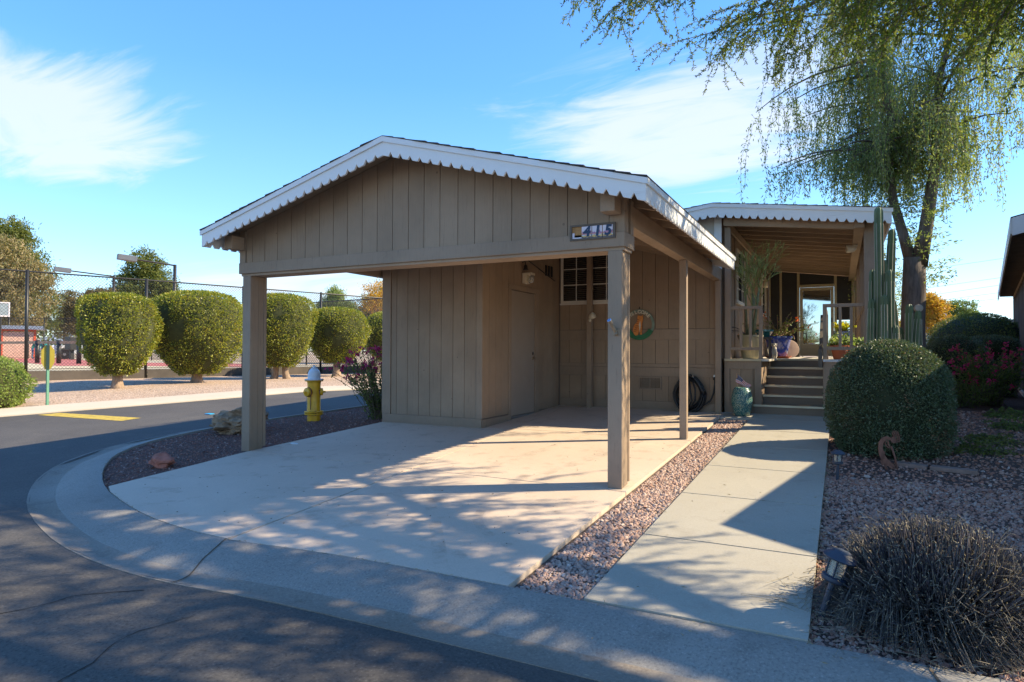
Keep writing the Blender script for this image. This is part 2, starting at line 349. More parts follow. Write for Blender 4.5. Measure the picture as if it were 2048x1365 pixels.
m_brass=simple('aged_brass',(.24,.18,.12),.5,.35,10,metal=.4)
m_blue=simple('cobalt_glaze',(.03,.06,.32),.12,.35,4,coat=.6)
m_beigepot=simple('beige_plastic_pot',(.36,.31,.19),.5,.08)
m_terra=simple('terracotta',(.50,.14,.06),.7,.15)
m_soil=simple('potting_soil',(.04,.028,.02),1)
m_lamp=simple('solar_lamp_plastic',(.035,.045,.07),.5,.15)
m_lampg,t_,b_,o_=newmat('lamp_lens'); b_.inputs['Base Color'].default_value=(.6,.6,.55,1); b_.inputs['Roughness'].default_value=.15; b_.inputs['Transmission Weight'].default_value=.7
m_yline=simple('yellow_road_paint',(.46,.33,.05),.8,.35,9)
m_crack=simple('dark_crack_filler',(.025,.022,.02),1)
m_joint=simple('joint_dirt',(.10,.075,.05),1)
m_court=simple('tan_court_surface',(.52,.44,.29),.9,.06,.4); m_courtr=simple('red_court_paint',(.42,.12,.10),.85,.08,.5)

# ------------------------------------------------------------ ground
import bmesh
def sheet(name,outline,off,mat,kind='structure',skirt=0,holes=None,cuts=(),parent=None):
    bm=bmesh.new(); vs=[bm.verts.new((x,y,0)) for x,y in outline]
    f=bm.faces.new(vs)
    if f.normal.z<0: f.normal_flip()
    bmesh.ops.triangulate(bm,faces=[f])
    for c in (0.0,12.5)+tuple(cuts):
        bmesh.ops.bisect_plane(bm,geom=bm.verts[:]+bm.edges[:]+bm.faces[:],plane_co=(0,c,0),plane_no=(0,1,0))
    for v in bm.verts: v.co.z=gh(v.co.y)+off
    if skirt:
        be=[e for e in bm.edges if e.is_boundary]
        r=bmesh.ops.extrude_edge_only(bm,edges=be)
        for v in r['geom']:
            if isinstance(v,bmesh.types.BMVert): v.co.z-=skirt
    bm.normal_update()
    me=bpy.data.meshes.new(name); bm.to_mesh(me); bm.free(); me.materials.append(mat)
    ob=bpy.data.objects.new(name,me); C.objects.link(ob)
    if kind: ob['kind']=kind
    if parent is not None: ob.parent=parent
    ORG[ob.name]=Vector((0,0,0)); return ob
sheet('ground',[(-1500,-1500),(1500,-1500),(1500,2500),(-1500,2500)],-.16,m_dirt)
# kerb line: back edge and gutter edge, front street then round the corner and up the side street
back=[(14,3.47),(6,3.47),(2,3.465),(0,3.46),(-1.3,3.46),(-3,3.45),(-4.1,3.37),(-5.07,3.47),(-6.0,3.74),(-6.75,4.05),(-7.6,4.56),(-8.3,5.15),(-8.75,5.85),(-8.95,6.6),(-9.0,7.5),(-8.85,8.8),(-8.55,10.5),(-7.9,14),(-6.6,20),(-4.3,30),(-1.5,42)]
def resample(P,step):
    P=[Vector((*p,0)) for p in P]; out=[]
    for i in range(len(P)-1):
        p0=P[max(i-1,0)];p1=P[i];p2=P[i+1];p3=P[min(i+2,len(P)-1)]
        n=max(1,int((p2-p1).length/step))
        for k in range(n):
            t=k/n; out.append(.5*((2*p1)+(p2-p0)*t+(2*p0-5*p1+4*p2-p3)*t*t+(3*p1-p0-3*p2+p3)*t**3))
    out.append(P[-1]); return out
bk=resample(back,.3)
def offs(path,wf):
    o=[]
    for i,p in enumerate(path):
        d=(path[min(i+1,len(path)-1)]-path[max(i-1,0)]).normalized(); nrm=Vector((-d.y,d.x,0))  # left of travel
        o.append(p+nrm*wf(p))
    return o
def kw(p): 
    t=max(0,min(1,(p.y-4.6)/2.4)); return .635*(1-t)+.47*t
prof=[(0,0,-.10),(0,.0,.0),(.10,0,.0),(.40,0,-.030),(.64,0,-.080),(.80,0,-.088),(1.0,0,-.062),(1.0,0,-.12)]
rows=[]
for fr,_,h in prof:
    rows.append([Vector((q.x,q.y,gh(q.y)+h)) for q in offs(bk,lambda p:kw(p)*fr)])
b=B(); n=len(bk)
b.add([v for r in rows for v in r],[(i*n+k,i*n+k+1,(i+1)*n+k+1,(i+1)*n+k) for i in range(4) for k in range(n-1)])
b2=B(); b2.add([v for r in rows for v in r],[(i*n+k,i*n+k+1,(i+1)*n+k+1,(i+1)*n+k) for i in range(4,len(rows)-1) for k in range(n-1)])
link('gutter',b2,m_gutter,smooth=40)['kind']='structure'
ko=link('kerb',b,m_kerb,smooth=40); ko['kind']='structure'
gut=offs(bk,lambda p:kw(p)); 
# far kerb of the side street
fk0=[(-19.2,-4),(-17.0,1.2),(-14.72,6.8),(-13.0,11.0),(-10.6,18),(-7.4,28),(-3.5,42)]
fk=[Vector((*p,0)) for p in fk0]
fkb=offs(fk,lambda p:1.0)
b=B(); nn=len(fk)
r1=[[Vector((q.x,q.y,gh(q.y)+h)) for q in offs(resample(fk0,1),lambda p:f)] for f,h in ((0,-.12),(0,-.045),(.15,-.02),(.5,.0),(1.0,.01),(1.0,-.1))]
nn=len(r1[0]); b.add([v for r in r1 for v in r],[(i*nn+k,i*nn+k+1,(i+1)*nn+k+1,(i+1)*nn+k) for i in range(5) for k in range(nn-1)])
link('kerb',b,m_farkerb,smooth=40)['kind']='structure'
road=[(16,-14),(-24,-14)]+[(p.x,p.y) for p in fk]+[(p.x,p.y) for p in reversed(gut)]
road=[(16,-14),(-24,-14)]+[(-19.2-1.2,-7)]+[(p.x,p.y) for p in fk]+[(p.x,p.y) for p in gut[::-1][::3]]+[(gut[0].x,gut[0].y),(16,2.6)]
sheet('road',road,-.066,m_asph)
# lots
lot=[(p.x,p.y) for p in bk[::2]]
sheet('gravel_bed',[p for p in lot if p[0]<-6.4 or p[1]>5]+[(-1.5,42),(-6.8,42),(-6.8,5.84),(-6.6,3.99)],-.03,m_redb)
sheet('gravel_bed',[(-1.31,3.46),(-1.31,11.76),(-1.78,11.76),(-1.78,3.46)],-.035,m_gravelb)
sheet('gravel_bed',[(14,3.47),(14,60),(.4,60),(.4,11.7),(-.14,11.7),(-.14,3.46)],-.035,m_mulchb)
far=[(p.x,p.y) for p in fkb]
sheet('verge',far+[(-20,42),(-20,25.5),(-24,11.8),(-29.5,-6)],-.02,m_fargravel)
b=B()
# driveway slabs
drv=tag(thing('driveway','salmon tinted concrete driveway slab running under the carport','driveway',(-4.3,7,gh(7))),kind='structure')
del drv['category']
def jl(y): return -4.08-.058*(y-3.3) if y<7.6 else -4.33-.105*(y-7.6)
front=[(p.x,p.y+.012) for p in bk if -6.66<p.x<-1.79 and p.y<6]   # right to left
fr_r=[p for p in front if p[0]>jl(3.3)]; fr_l=[p for p in front if p[0]<jl(3.3)]
g=.009
def slab(poly,nm='slab',mat=m_slab,par=drv,off=0):
    bm_=sheet(nm,poly,off,mat,None,skirt=.1,parent=None); bm_.parent=par
    o=ORG[par.name]; bm_.data.transform(Matrix.Translation(-o)); ORG[bm_.name]=o
    return bm_
slab([(-1.785,3.475)]+fr_r+[(jl(3.35)+g,3.36),(jl(5.9)+g,5.9-g),(-1.785,5.86-g)])
slab([(jl(3.35)-g,3.36)]+fr_l+[(-6.62,4.02),(-6.81,5.93-g),(jl(5.9)-g,5.9-g)])
slab([(-1.785,5.86+g),(jl(5.9)+g,5.9+g),(jl(8.8)+g,8.8-g),(-1.785,8.76-g)])
slab([(jl(5.9)-g,5.9+g),(-6.81,5.93+g),(-6.8,8.66),(jl(8.66)-g,8.66)])
slab([(-1.785,8.76+g),(jl(8.8)+g,8.8+g),(jl(11.7)+g,11.7),(-1.785,11.7)])
slab([(jl(8.66)-g,8.66+g),(-4.92,8.66+g),(-4.92,11.7),(jl(11.7)-g,11.7)])
wk=tag(thing('walkway','grey concrete walkway slabs leading to the porch steps','path',(-.7,7,gh(7))),kind='structure'); del wk['category']
ys=[3.475,4.73,6.03,7.3,8.6,9.9,11.05,11.72]
for i in range(7):
    slab([(-1.305 if ys[i]<11 else -1.80,ys[i]+g),(-.148,ys[i]+g),(-.148,ys[i+1]-g),(-1.305 if ys[i]<11 else -1.80,ys[i+1]-g)],'slab',m_walk,wk,.004)
sheet('slab_bed',[(-6.6,3.99),(-1.79,3.47),(-1.79,11.7),(-6.8,11.7),(-6.8,5.9)],-.035,m_joint)
sheet('path_bed',[(-1.3,3.48),(-.15,3.48),(-.15,11.7),(-1.3,11.7)],-.03,m_joint)
# cracks in the asphalt, painted bar, litter
def ribbon(name,pts,wd,off,mat,zero=-.066):
    P=resample(pts,.06); b=B(); l=[];
    for i,p in enumerate(P):
        d=(P[min(i+1,len(P)-1)]-P[max(i-1,0)]).normalized(); nn=Vector((-d.y,d.x,0)); ww=wd*(.4+.9*random.random())
        j=Vector((random.uniform(-1,1),random.uniform(-1,1),0))*wd*.8
        for s in(-1,1): q=p+j+nn*ww*s*.5; l.append((q.x,q.y,gh(q.y)+zero+off))
    b.add(l,[(2*i,2*i+1,2*i+3,2*i+2) for i in range(len(P)-1)]); o=link(name,b,mat); o['kind']='structure'; return o
ribbon('road_crack',[(-7,-.3),(-5.2,1.2),(-4.36,2.03),(-4.2,2.38),(-3.9,2.60)],.009,.003,m_crack)
ribbon('road_crack',[(-2.9,-.6),(-3.23,1.1),(-3.26,1.83),(-3.4,2.16),(-3.28,2.49)],.009,.003,m_crack)
ribbon('road_crack',[(-.2,1.2),(-1.0,1.7),(-1.8,1.85),(-2.6,1.7)],.005,.003,m_crack)
b=B()
P=[(-14.3,7.25),(-11.75,7.35),(-11.78,7.75),(-14.2,7.62)]
b.add([(x,y,gh(y)-.062) for x,y in P],[(0,1,2,3)]); link('road_marking',b,m_yline)['kind']='structure'
# joint across the apron
def apron_joint(x0,x1):
    b=B(); l=[]
    for k in range(12):
        f=k/11; x=x0+(x1-x0)*f+random.uniform(-.01,.01); y=(3.37 if x0<-3 else 3.455)-.62*f
        hh=np.interp(f,[0,.10,.40,.64,.80,1],[0,0,-.030,-.080,-.088,-.062])
        for s in(-1,1): l.append((x+s*.0065,y,gh(y)+hh+.004))
    b.add(l,[(2*i,2*i+1,2*i+3,2*i+2) for i in range(11)]); link('kerb_joint',b,m_joint)['kind']='structure'
apron_joint(-4.1,-3.84); apron_joint(.35,.45)
solo('road_reflector',B().box(-11.05,-10.9,8.55,8.65,gh(8.6)-.062,gh(8.6)-.05),simple('sky_blue_plastic',(.02,.4,.75),.4),'small bright blue reflector lying on the sunlit side street','reflector',(-10.97,8.6,gh(8.6)-.062))
def marks(name,pts,wd,zero=.0):
    P=resample(pts,.08); b=B(); l=[]
    for i,p in enumerate(P):
        d=(P[min(i+1,len(P)-1)]-P[max(i-1,0)]).normalized(); nn=Vector((-d.y,d.x,0))
        for s_ in (-1,1): q=p+nn*wd*s_*.5; l.append((q.x,q.y,gh(q.y)+zero+.002))
    b.add(l,[(2*i,2*i+1,2*i+3,2*i+2) for i in range(len(P)-1)]); o=link(name,b,m_tyre); o['kind']='structure'
m_tyre,t_,b_,o_=newmat('tyre_scuff'); b_.inputs['Base Color'].default_value=(.20,.145,.11,1); b_.inputs['Roughness'].default_value=.9
t_.links.new(ramp(t_,[(.0,.0,.0),(.30,.30,.30)],noise(t_,5,6,.75),[.46,.80]),b_.inputs['Alpha'])
marks('tyre_mark',[(-3.98,5.5),(-3.55,5.15),(-3.05,4.55),(-2.6,3.95),(-2.35,3.6)],.10)
marks('tyre_mark',[(-2.72,4.8),(-2.62,4.55),(-2.4,4.3),(-2.1,4.1)],.08)
marks('tyre_mark',[(-3.1,11.2),(-3.15,9.5),(-3.3,7.6),(-3.6,5.8)],.16)
marks('tyre_mark',[(-2.3,10.8),(-2.35,9.3),(-2.5,7.8),(-2.8,6.2)],.16)
# court beyond the fence
b=B(); P=[(-24.1,11.8),(-20.05,25.4),(-25.6,26.2),(-63,36),(-110,50),(-110,-20),(-33,-20)]
b.prism([(x,y,.38) for x,y in P],(0,0,.36)); link('sports_court',b,m_court)['kind']='structure'
b=B()
for P in ([(-24.3,12.2),(-20.4,25.0),(-22.0,25.0),(-25.5,13.3),(-26.5,9),(-25.2,8)],[(-74,34.4),(-53.5,24.65),(-33,17.6),(-30.5,20.5),(-41,24.2),(-67,36.5)],[(-41,24),(-32.9,19.5),(-24.4,20.6),(-23.4,23.2),(-33,27)]):
    b.add([(x,y,.744+.001*len(b.f)) for x,y in P],[tuple(range(len(P)))])
link('court_paint',b,m_courtr)['kind']='structure'
# distant hills
for nm,c,sz,h,sd in (('hills',(-980,560,0),(330,240),46,3),('hills',(230,1500,0),(420,160),75,5),('hills',(-300,1600,0),(500,200),40,8)):
    b=B(); from mathutils import noise as mn
    nx=60; pts=[]
    for j in range(8):
        for i in range(nx):
            u=i/(nx-1)*2-1; v=j/7
            ang=math.atan2(c[1],c[0])-math.pi/2
            x=u*sz[0]; y=(v-.5)*sz[1]
            z=h*(1-abs(u)**1.5)*(1-abs(2*v-1)**2)*(.65+.7*mn.noise(Vector((u*3.5,v*1.5,sd))))
            pts.append((c[0]+x*math.cos(ang)-y*math.sin(ang),c[1]+x*math.sin(ang)+y*math.cos(ang),z-1))
    b.add(pts,[(j*nx+i,j*nx+i+1,(j+1)*nx+i+1,(j+1)*nx+i) for j in range(7) for i in range(nx-1)])
    link(nm,b,simple('hazy_hill_rock',(.30,.34,.42),1,.1,.02),smooth=True)['kind']='structure'  # haze of distance is put into the bluish rock colour
# stones
def stones(name,poly_test,box,n,s0,s1,mat,zoff,big=0):
    rs=np.random.default_rng(hash(name+str(n))%999+1)
    P=np.column_stack([rs.uniform(box[0],box[1],n),rs.uniform(box[2],box[3],n)])
    P=P[poly_test(P[:,0],P[:,1])]; n=len(P)
    oc=np.array([(1,0,0),(-1,0,0),(0,1,0),(0,-1,0),(0,0,1),(0,0,-1),(.7,.7,.3),(-.7,-.6,.35)],dtype=float)
    base=oc[:6]; base=np.vstack([base,[(.62,.6,.5),(-.6,.6,.5),(-.6,-.6,.5),(.6,-.6,.5)]])
    # ten-point lump: ring of 4 low, ring of 4 high (rotated), top
    ring=np.array([(math.cos(a),math.sin(a),-.3) for a in np.arange(0,2*math.pi,math.pi/2.5)]); top=np.array([(.62*math.cos(a+.5),.62*math.sin(a+.5),.55) for a in np.arange(0,2*math.pi,math.pi/2)])
    base=np.vstack([ring,top,[(0,0,.8)]])   # 5 + 4 + 1
    tri=[(0,1,6),(1,2,6),(2,7,6),(2,3,7),(3,8,7),(3,4,8),(4,0,5),(0,6,5),(4,5,8),(5,6,9),(6,7,9),(7,8,9),(8,5,9)]
    k=len(base); s=rs.uniform(s0,s1,n)*.5; s*=np.where(rs.random(n)<.12,1.5,1)
    V=base[None]*(1+rs.normal(0,.16,(n,k,3)))
    sc3=np.stack([s*rs.uniform(.8,1.35,n),s*rs.uniform(.7,1.0,n),s*rs.uniform(.5,.95,n)],1)
    V=V*sc3[:,None]
    a=rs.uniform(0,6.28,n); ca,sa=np.cos(a),np.sin(a); ti=rs.normal(0,.45,n)
    V=np.stack([V[...,0],V[...,1]*np.cos(ti)[:,None]-V[...,2]*np.sin(ti)[:,None],V[...,1]*np.sin(ti)[:,None]+V[...,2]*np.cos(ti)[:,None]],-1)
    V=np.stack([V[...,0]*ca[:,None]-V[...,1]*sa[:,None],V[...,0]*sa[:,None]+V[...,1]*ca[:,None],V[...,2]],-1)
    V[...,0]+=P[:,0:1]; V[...,1]+=P[:,1:2]; V[...,2]+=(ghn(P[:,1])+zoff+s*rs.uniform(-.1,.45,n))[:,None]
    Fc=(np.array(tri)[None]+(np.arange(n)*k)[:,None,None]).reshape(-1,3)
    o=npmesh(name,V.reshape(-1,3),Fc,mat); o['kind']='stuff'; return o
tag(stones('gravel',lambda x,y:(x>-1.77+.02*(y<11))&(x<-1.31)&(y>3.5)&(y<11.1),(-1.78,-1.3,3.48,11.1),10500,.018,.036,m_gravel,-.035),'pink and grey crushed gravel in the strip between driveway and walkway')
tag(stones('gravel',lambda x,y:(x>-.15)&(y>3.48),(-.15,2.2,3.48,7.4),16000,.016,.038,m_gravel2,-.035),'pink and grey gravel around the clipped grass clump')
tag(stones('gravel',lambda x,y:(x>-.15)&(x<.16*y+1.4),(-.15,3.6,7.0,14),11000,.02,.042,m_mulch,-.035),'brown red gravel in the bed beside the neighbouring house')
kx=np.array([p.x for p in bk if p.y>3.4 and p.x<-4.5]); ky=np.array([p.y for p in bk if p.y>3.4 and p.x<-4.5])
def leftbed(x,y):
    xl=np.interp(y,ky[ky.argsort()],kx[ky.argsort()]); return (x>xl+.03)&(x<-6.64-.1*(y-4)*(y<6))
tag(stones('gravel',leftbed,(-9.1,-6.6,3.9,13),15000,.014,.030,m_red,-.03),'dark red gravel in the planting bed left of the driveway')
# ------------------------------------------------------------ buildings: helpers
def boards(par,ax,c,out,edges,zlo,zhi,mat=None,th=.014,gap=.007,peaks=(),name='siding_board'):
    """vertical boards with open joints on plane ax=c; out=+1/-1 outward sign; edges = list of u positions"""
    mat=mat or m_siding
    for i in range(len(edges)-1):
        u0,u1=edges[i]+gap/2,edges[i+1]-gap/2
        us=[u0]+[p for p in peaks if u0<p<u1]+[u1]
        zl=zlo if callable(zlo) else (lambda u:zlo)
        zh=zhi if callable(zhi) else (lambda u:zhi)
        pts=[(u0,zl(u0)),(u1,zl(u1))]+[(u,zh(u)) for u in us[::-1]]
        if min(zh(u)-zl(u) for u in us)<.02: continue
        if ax=='Y': P=[(u,c,z) for u,z in pts]; ex=(0,out*th,0)
        else: P=[(c,u,z) for u,z in pts]; ex=(out*th,0,0)
        link(name,B().prism(P,ex),mat,par,bevel=0)
def panel(par,ax,c0,c1,pts,mat,name):
    if ax=='Y': P=[(u,c0,z) for u,z in pts]; ex=(0,c1-c0,0)
    else: P=[(c0,u,z) for u,z in pts]; ex=(c1-c0,0,0)
    return link(name,B().prism(P,ex),mat,par)
def rng_edges(a,b,s=.2185):
    e=[a]; 
    while e[-1]+s<b-.03: e.append(e[-1]+s)
    e.append(b); return e
def fascia(b,P,Q,h,th,nrm,period=.131,nw=.062,nh=.052,start=.06,drop=(0,0,-1)):
    """board with V notches along its lower edge; P,Q top line ends"""
    P=Vector(P);Q=Vector(Q);D=Q-P;Ln=D.length;d=D/Ln;dn=Vector(drop)*h;n=Vector(nrm)*th
    cols=[(0,0)];s=start
    while s+nw<Ln-.02:
        cols+=[(s,0),(s+nw/2,nh*random.uniform(.85,1.1)),(s+nw,0)]; s+=period*random.uniform(.98,1.02)
    cols.append((Ln,0))
    tp=[P+d*u for u,_ in cols]; bt=[P+d*u+dn*(1-k/h) for u,k in cols]; m=len(cols)
    V=tp+bt+[p+n for p in tp]+[p+n for p in bt]; f=[]
    for i in range(m-1):
        f+=[(i,i+1,m+i+1,m+i),(2*m+i+1,2*m+i,3*m+i,3*m+i+1),(i+1,i,2*m+i,2*m+i+1),(m+i,m+i+1,3*m+i+1,3*m+i)]
    f+=[(0,m,3*m,2*m),(m-1,3*m-1,4*m-1,2*m-1)]
    # orient outward is not needed for opaque boards
    b.add(V,f); return b
def roof_courses(par,apex,eave,y0,y1,n,th=.014):
    """shingle courses from eave up to ridge; apex, eave =(x,z)"""
    ax_,az=apex; ex,ez=eave; s=1 if ex>ax_ else -1
    dx,dz=(ax_-ex)/n,(az-ez)/n
    for i in range(n):
        xa=ex+dx*i;za=ez+dz*i; xb=ex+dx*(i+1.12 if i<n-1 else i+1);zb=ez+dz*(i+1.12 if i<n-1 else i+1)
        j=random.uniform(-.010,.010); t=th*random.uniform(.8,1.4)
        link('shingle_course',B().prism([(xa,y0+j,za+.002),(xa,y0+j,za+.002+t),(xb,y0+j,zb+.006+.002),(xb,y0+j,zb+.002)],(0,y1-y0,0)),m_shingle,par)

# ------------------------------------------------------------ carport
AX,AZ=-4.35,3.80; SL=.2737
def rz(x): return AZ-SL*abs(x-AX)
EL,ER=-7.2,-1.5; YF=5.5; YB=10.76; YW=11.70
cp=thing('carport','taupe wooden carport with a low gable, white notched fascia and square posts','carport',(-4.35,8.5,gh(8.5)))
# deck
for s,e in ((1,ER),(-1,EL)):
    link('roof_deck',B().prism([(AX,YF+.03,AZ-.03),(e-.02*s,YF+.03,rz(e)-.03),(e-.02*s,YF+.03,rz(e)-.012),(AX,YF+.03,AZ-.012)],(0,YB-YF-.04,0)),m_deck,cp)
    e2=-1.97 if s==1 else -7.1
    link('roof_deck',B().prism([(AX,YB,AZ-.03),(e2,YB,rz(e2)-.03),(e2,YB,rz(e2)-.012),(AX,YB,AZ-.012)],(0,YW-YB-.02,0)),m_deck,cp)
    roof_courses(cp,(AX,AZ-.008),(e+.012*s,rz(e)-.008),YF-.025,YB+.02,20)
    # rafters
    y=YF+.35
    while y<11.6:
        if not 5.75<y<6.3:
            ee=(e-.04*s) if y<YB else e2
            link('rafter',B().prism([(AX,y,AZ-.033),(ee,y,rz(ee)-.033),(ee,y,rz(ee)-.14),(AX,y,AZ-.17)],(0,.038,0)),m_beam,cp)
        y+=.56
link('ridge_beam',B().box(AX-.03,AX+.03,6.25,11.6,AZ-.33,AZ-.17),m_beam,cp)
# rake fascia, with the narrow drip board above it
for s,e in ((1,ER),(-1,EL)):
    b=B(); fascia(b,(AX,YF,AZ-.01),(e,YF,rz(e)-.01),.2,.025,(0,1,0),start=.075); link('fascia',b,m_white,cp)
    b=B(); b.prism([(AX,YF-.018,AZ-.008),(e+.018*s,YF-.018,rz(e+.018*s)-.008),(e+.018*s,YF-.018,rz(e)-.065),(AX,YF-.018,AZ-.065)],(0,.017,0)); link('drip_board',b,m_white,cp)
    b=B(); fascia(b,(e,YF+.027,rz(e)-.012),(e,YB,rz(e)-.012),.195,.022,(-s,0,0),start=.09); link('fascia',b,m_white,cp)
    b=B().box(min(e,e+.018*s),max(e,e+.018*s),YF,YB+.01,rz(e)-.062,rz(e)-.010); link('drip_board',b,m_white,cp)
    b=B(); P=[(e-.02*s,YB,rz(e)-.012),(e-.02*s,YB,rz(e)-.2),(e-.50*s,YB,rz(e-.5*s)-.2),(e-.5*s,YB,rz(e-.5*s)-.012)]; b.prism(P,(0,.022,0)); link('shaded_end_board',b,m_grayfascia,cp)  # end of the white fascia, its shade from the house painted grey
# gable wall
gx=[-6.89,-6.78,-6.56,-6.34,-6.1,-5.87,-5.64,-5.42,-5.2,-4.98,-4.76,-4.54,-4.32,-4.11,-3.9,-3.67,-3.46,-3.24,-3.02,-2.81,-2.6,-2.4,-2.19,-1.97]
zt=lambda x:rz(x)-.036
panel(cp,'Y',5.942,6.20,[(-6.98,2.56),(-1.84,2.56),(-1.84,zt(-1.84)),(AX,AZ-.036),(-6.98,zt(-6.98))],m_groove,'gable_core')
boards(cp,'Y',5.941,-1,gx,2.64,zt,peaks=(AX,))
link('header_band',B().box(-7.0,-1.811,5.90,6.225,2.50,2.6395),m_trim,cp,bevel=.004)
link('corner_board',B().box(-7.0,-6.895,5.912,5.941,2.642,zt(-6.95)),m_trim,cp,bevel=.003)
link('corner_board',B().box(-1.965,-1.815,5.912,5.941,2.642,zt(-1.82)),m_trim,cp,bevel=.003)
link('corner_board',B().box(-1.838,-1.812,5.943,6.03,2.642,zt(-1.82)-.0),m_trim,cp,bevel=.003)
link('corner_board',B().box(-1.838,-1.812,6.11,6.20,2.642,2.98),m_trim,cp,bevel=.003)
link('soffit_trim',B().box(-6.98,-1.83,5.93,6.2,2.47,2.4985),m_beam,cp)
# posts
def post(x0,x1,y0,y1,z1,nm='post',front=True):
    zg=gh(y0)+.001
    p=link(nm,B().box(x0,x1,y0,y1,zg-.01,z1),m_trim,cp,bevel=.006)
    return p
for x0,x1,s in ((-1.985,-1.845,1),(-6.95,-6.81,-1)):
    p=post(x0,x1,5.925,5.965,2.469)
    for (yy0,yy1,ins) in ((5.966,6.065,.008),(6.070,6.155,.012),(6.157,6.20,.004)):
        q=link('post_board',B().box(x0+ins,x1-ins,yy0,yy1,gh(6)-.0+(.03 if yy0>6.1 else 0),2.469),m_siding,p,bevel=.003)
for yy,xx in ((8.80,-1.94),(11.58,-1.94)):
    link('post',B().box(xx,xx+.095,yy,yy+.095,gh(yy)-.01,2.745),m_trim,cp,bevel=.005)
link('post',B().box(-4.27,-4.175,11.50,11.595,gh(11.5)-.01,AZ-.35),m_trim,cp,bevel=.005)
# side plates projecting through the gable
for x0 in (-1.985,-7.03):
    link('side_beam',B().box(x0,x0+.14,5.70,5.895,2.80,2.965),m_beam,cp,bevel=.004)
    link('side_beam',B().box(x0,x0+.14,6.23,11.685,2.75,2.955),m_beam,cp,bevel=.004)

# ------------------------------------------------------------ storage shed under the carport
sh=thing('storage_shed','taupe storage room built into the back left of the carport, with a plain side door','shed',(-5.85,10.2,gh(10.2)))
SX0,SX1,SY=-6.80,-4.91,8.64
topz=lambda x:min(rz(x)-.19,rz(x)-.19)
gz=gh(SY)
panel(sh,'Y',SY+.016,SY+.10,[(SX0+.02,gz),(SX1-.02,gz),(SX1-.02,topz(SX1)),(SX0+.02,topz(SX0))],m_groove,'wall_core')
panel(sh,'X',SX1-.10,SX1-.016,[(SY+.101,gz),(11.69,gh(11.69)),(11.69,topz(SX1)),(SY+.101,topz(SX1))],m_groove,'wall_core')
panel(sh,'X',SX0+.016,SX0+.10,[(SY+.101,gz),(11.69,gh(11.69)),(11.69,topz(SX0)),(SY+.101,topz(SX0))],m_groove,'wall_core')
boards(sh,'Y',SY+.015,-1,[-6.63,-6.52,-6.3,-6.08,-5.865,-5.65,-5.43,-5.22,-5.005],gz+.145,topz)
boards(sh,'X',SX0+.015,-1,rng_edges(8.64,11.69),gh(10)+.0,lambda u:topz(SX0))
link('base_board',B().box(SX0,SX1,SY-.008,SY+.0145,gz-.01,gz+.142),m_trim,sh,bevel=.003)
link('corner_board',B().box(SX0-.008,SX0+.165,SY-.012,SY+.0145,gz+.144,topz(SX0)),m_trim,sh,bevel=.003)
link('corner_board',B().box(SX1-.09,SX1+.016,SY-.012,SY+.0145,gz+.144,topz(SX1)),m_trim,sh,bevel=.003)
link('base_board',B().prism([(SX1-.015,SY+.017,gh(SY)-.01),(SX1-.015,9.53,gh(9.53)-.01),(SX1-.015,9.53,gh(9.53)+.09),(SX1-.015,SY+.017,gh(SY)+.13)],(.028,0,0)),m_trim,sh)
boards(sh,'X',SX1-.015,1,rng_edges(SY+.017,9.53),gh(9)+.13,lambda u:topz(SX1))
boards(sh,'X',SX1-.015,1,rng_edges(10.725,11.69),gh(11)+.02,lambda u:topz(SX1))
boards(sh,'X',SX1-.015,1,[9.53,9.75,9.97,10.19,10.41,10.725],2.63,lambda u:topz(SX1))
link('door_trim',B().box(SX1-.015,SX1+.012,9.535,9.625,gh(9.5),2.548),m_trim,sh,bevel=.002)
link('door_trim',B().box(SX1-.015,SX1+.012,10.58,10.72,gh(10.6),2.548),m_trim,sh,bevel=.002)
link('door_trim',B().box(SX1-.015,SX1+.018,9.52,10.735,2.55,2.628),m_trim,sh,bevel=.002)
dr=link('door',B().box(SX1-.045,SX1-.006,9.635,10.57,gh(10)+.04,2.53),simple('taupe_door_paint',(.30,.24,.19),.5,.05),sh,bevel=.003)
link('door_handle',B().lathe([(.03,0),(.03,.008),(.012,.012),(.012,.035),(.026,.045),(.028,.06),(.018,.07)],(SX1-.006,10.50,1.38),14,(1,0,0)),m_brass,dr,smooth=True)
link('door_handle',B().lathe([(.028,0),(.028,.008),(.012,.014)],(SX1-.006,10.50,1.47),14,(1,0,0)),m_black,dr,smooth=True)
link('threshold',B().box(SX1-.02,SX1+.03,9.63,10.575,gh(10)+.0,gh(10)+.03),m_steel,sh)
for k in range(3):
    link('vent_slat',B().box(SX1-.0,SX1+.014,11.02+k*.13,11.09+k*.13,2.92,3.12),m_black,sh)
link('conduit',B().tube([(SX1+.012,10.05,3.15),(SX1+.014,11.45,2.86)],.008,6),m_black,sh)
# ------------------------------------------------------------ house
hs_=thing('manufactured_home','long taupe manufactured home behind the carport, vertical siding and low white edged roof','house',(-4.3,20,.495))
RX,RZ=-1.94,4.05; RS=.127
def hz(x): return RZ-RS*abs(x-RX)
HX=-1.85; HL=-6.80; HE=32
panel(hs_,'Y',11.715,11.80,[(HL,.40),(HX-.016,.40),(HX-.016,hz(HX)-.05),(RX,RZ-.05),(HL,hz(HL)-.05)],m_groove,'wall_core')
panel(hs_,'X',HX-.10,HX-.016,[(11.81,.35),(HE,.35),(HE,hz(HX)-.05),(11.81,hz(HX)-.05)],m_groove,'wall_core')
panel(hs_,'X',HL,HL+.1,[(11.81,.3),(HE,.3),(HE,hz(HL)-.05),(11.81,hz(HL)-.05)],m_siding,'wall')
panel(hs_,'Y',HE-.1,HE,[(HL+.1,.3),(HX-.1,.3),(HX-.1,hz(HX)-.05),(HL+.1,hz(HL)-.05)],m_siding,'wall')
x0,x1=SX1+.02,HX-.0
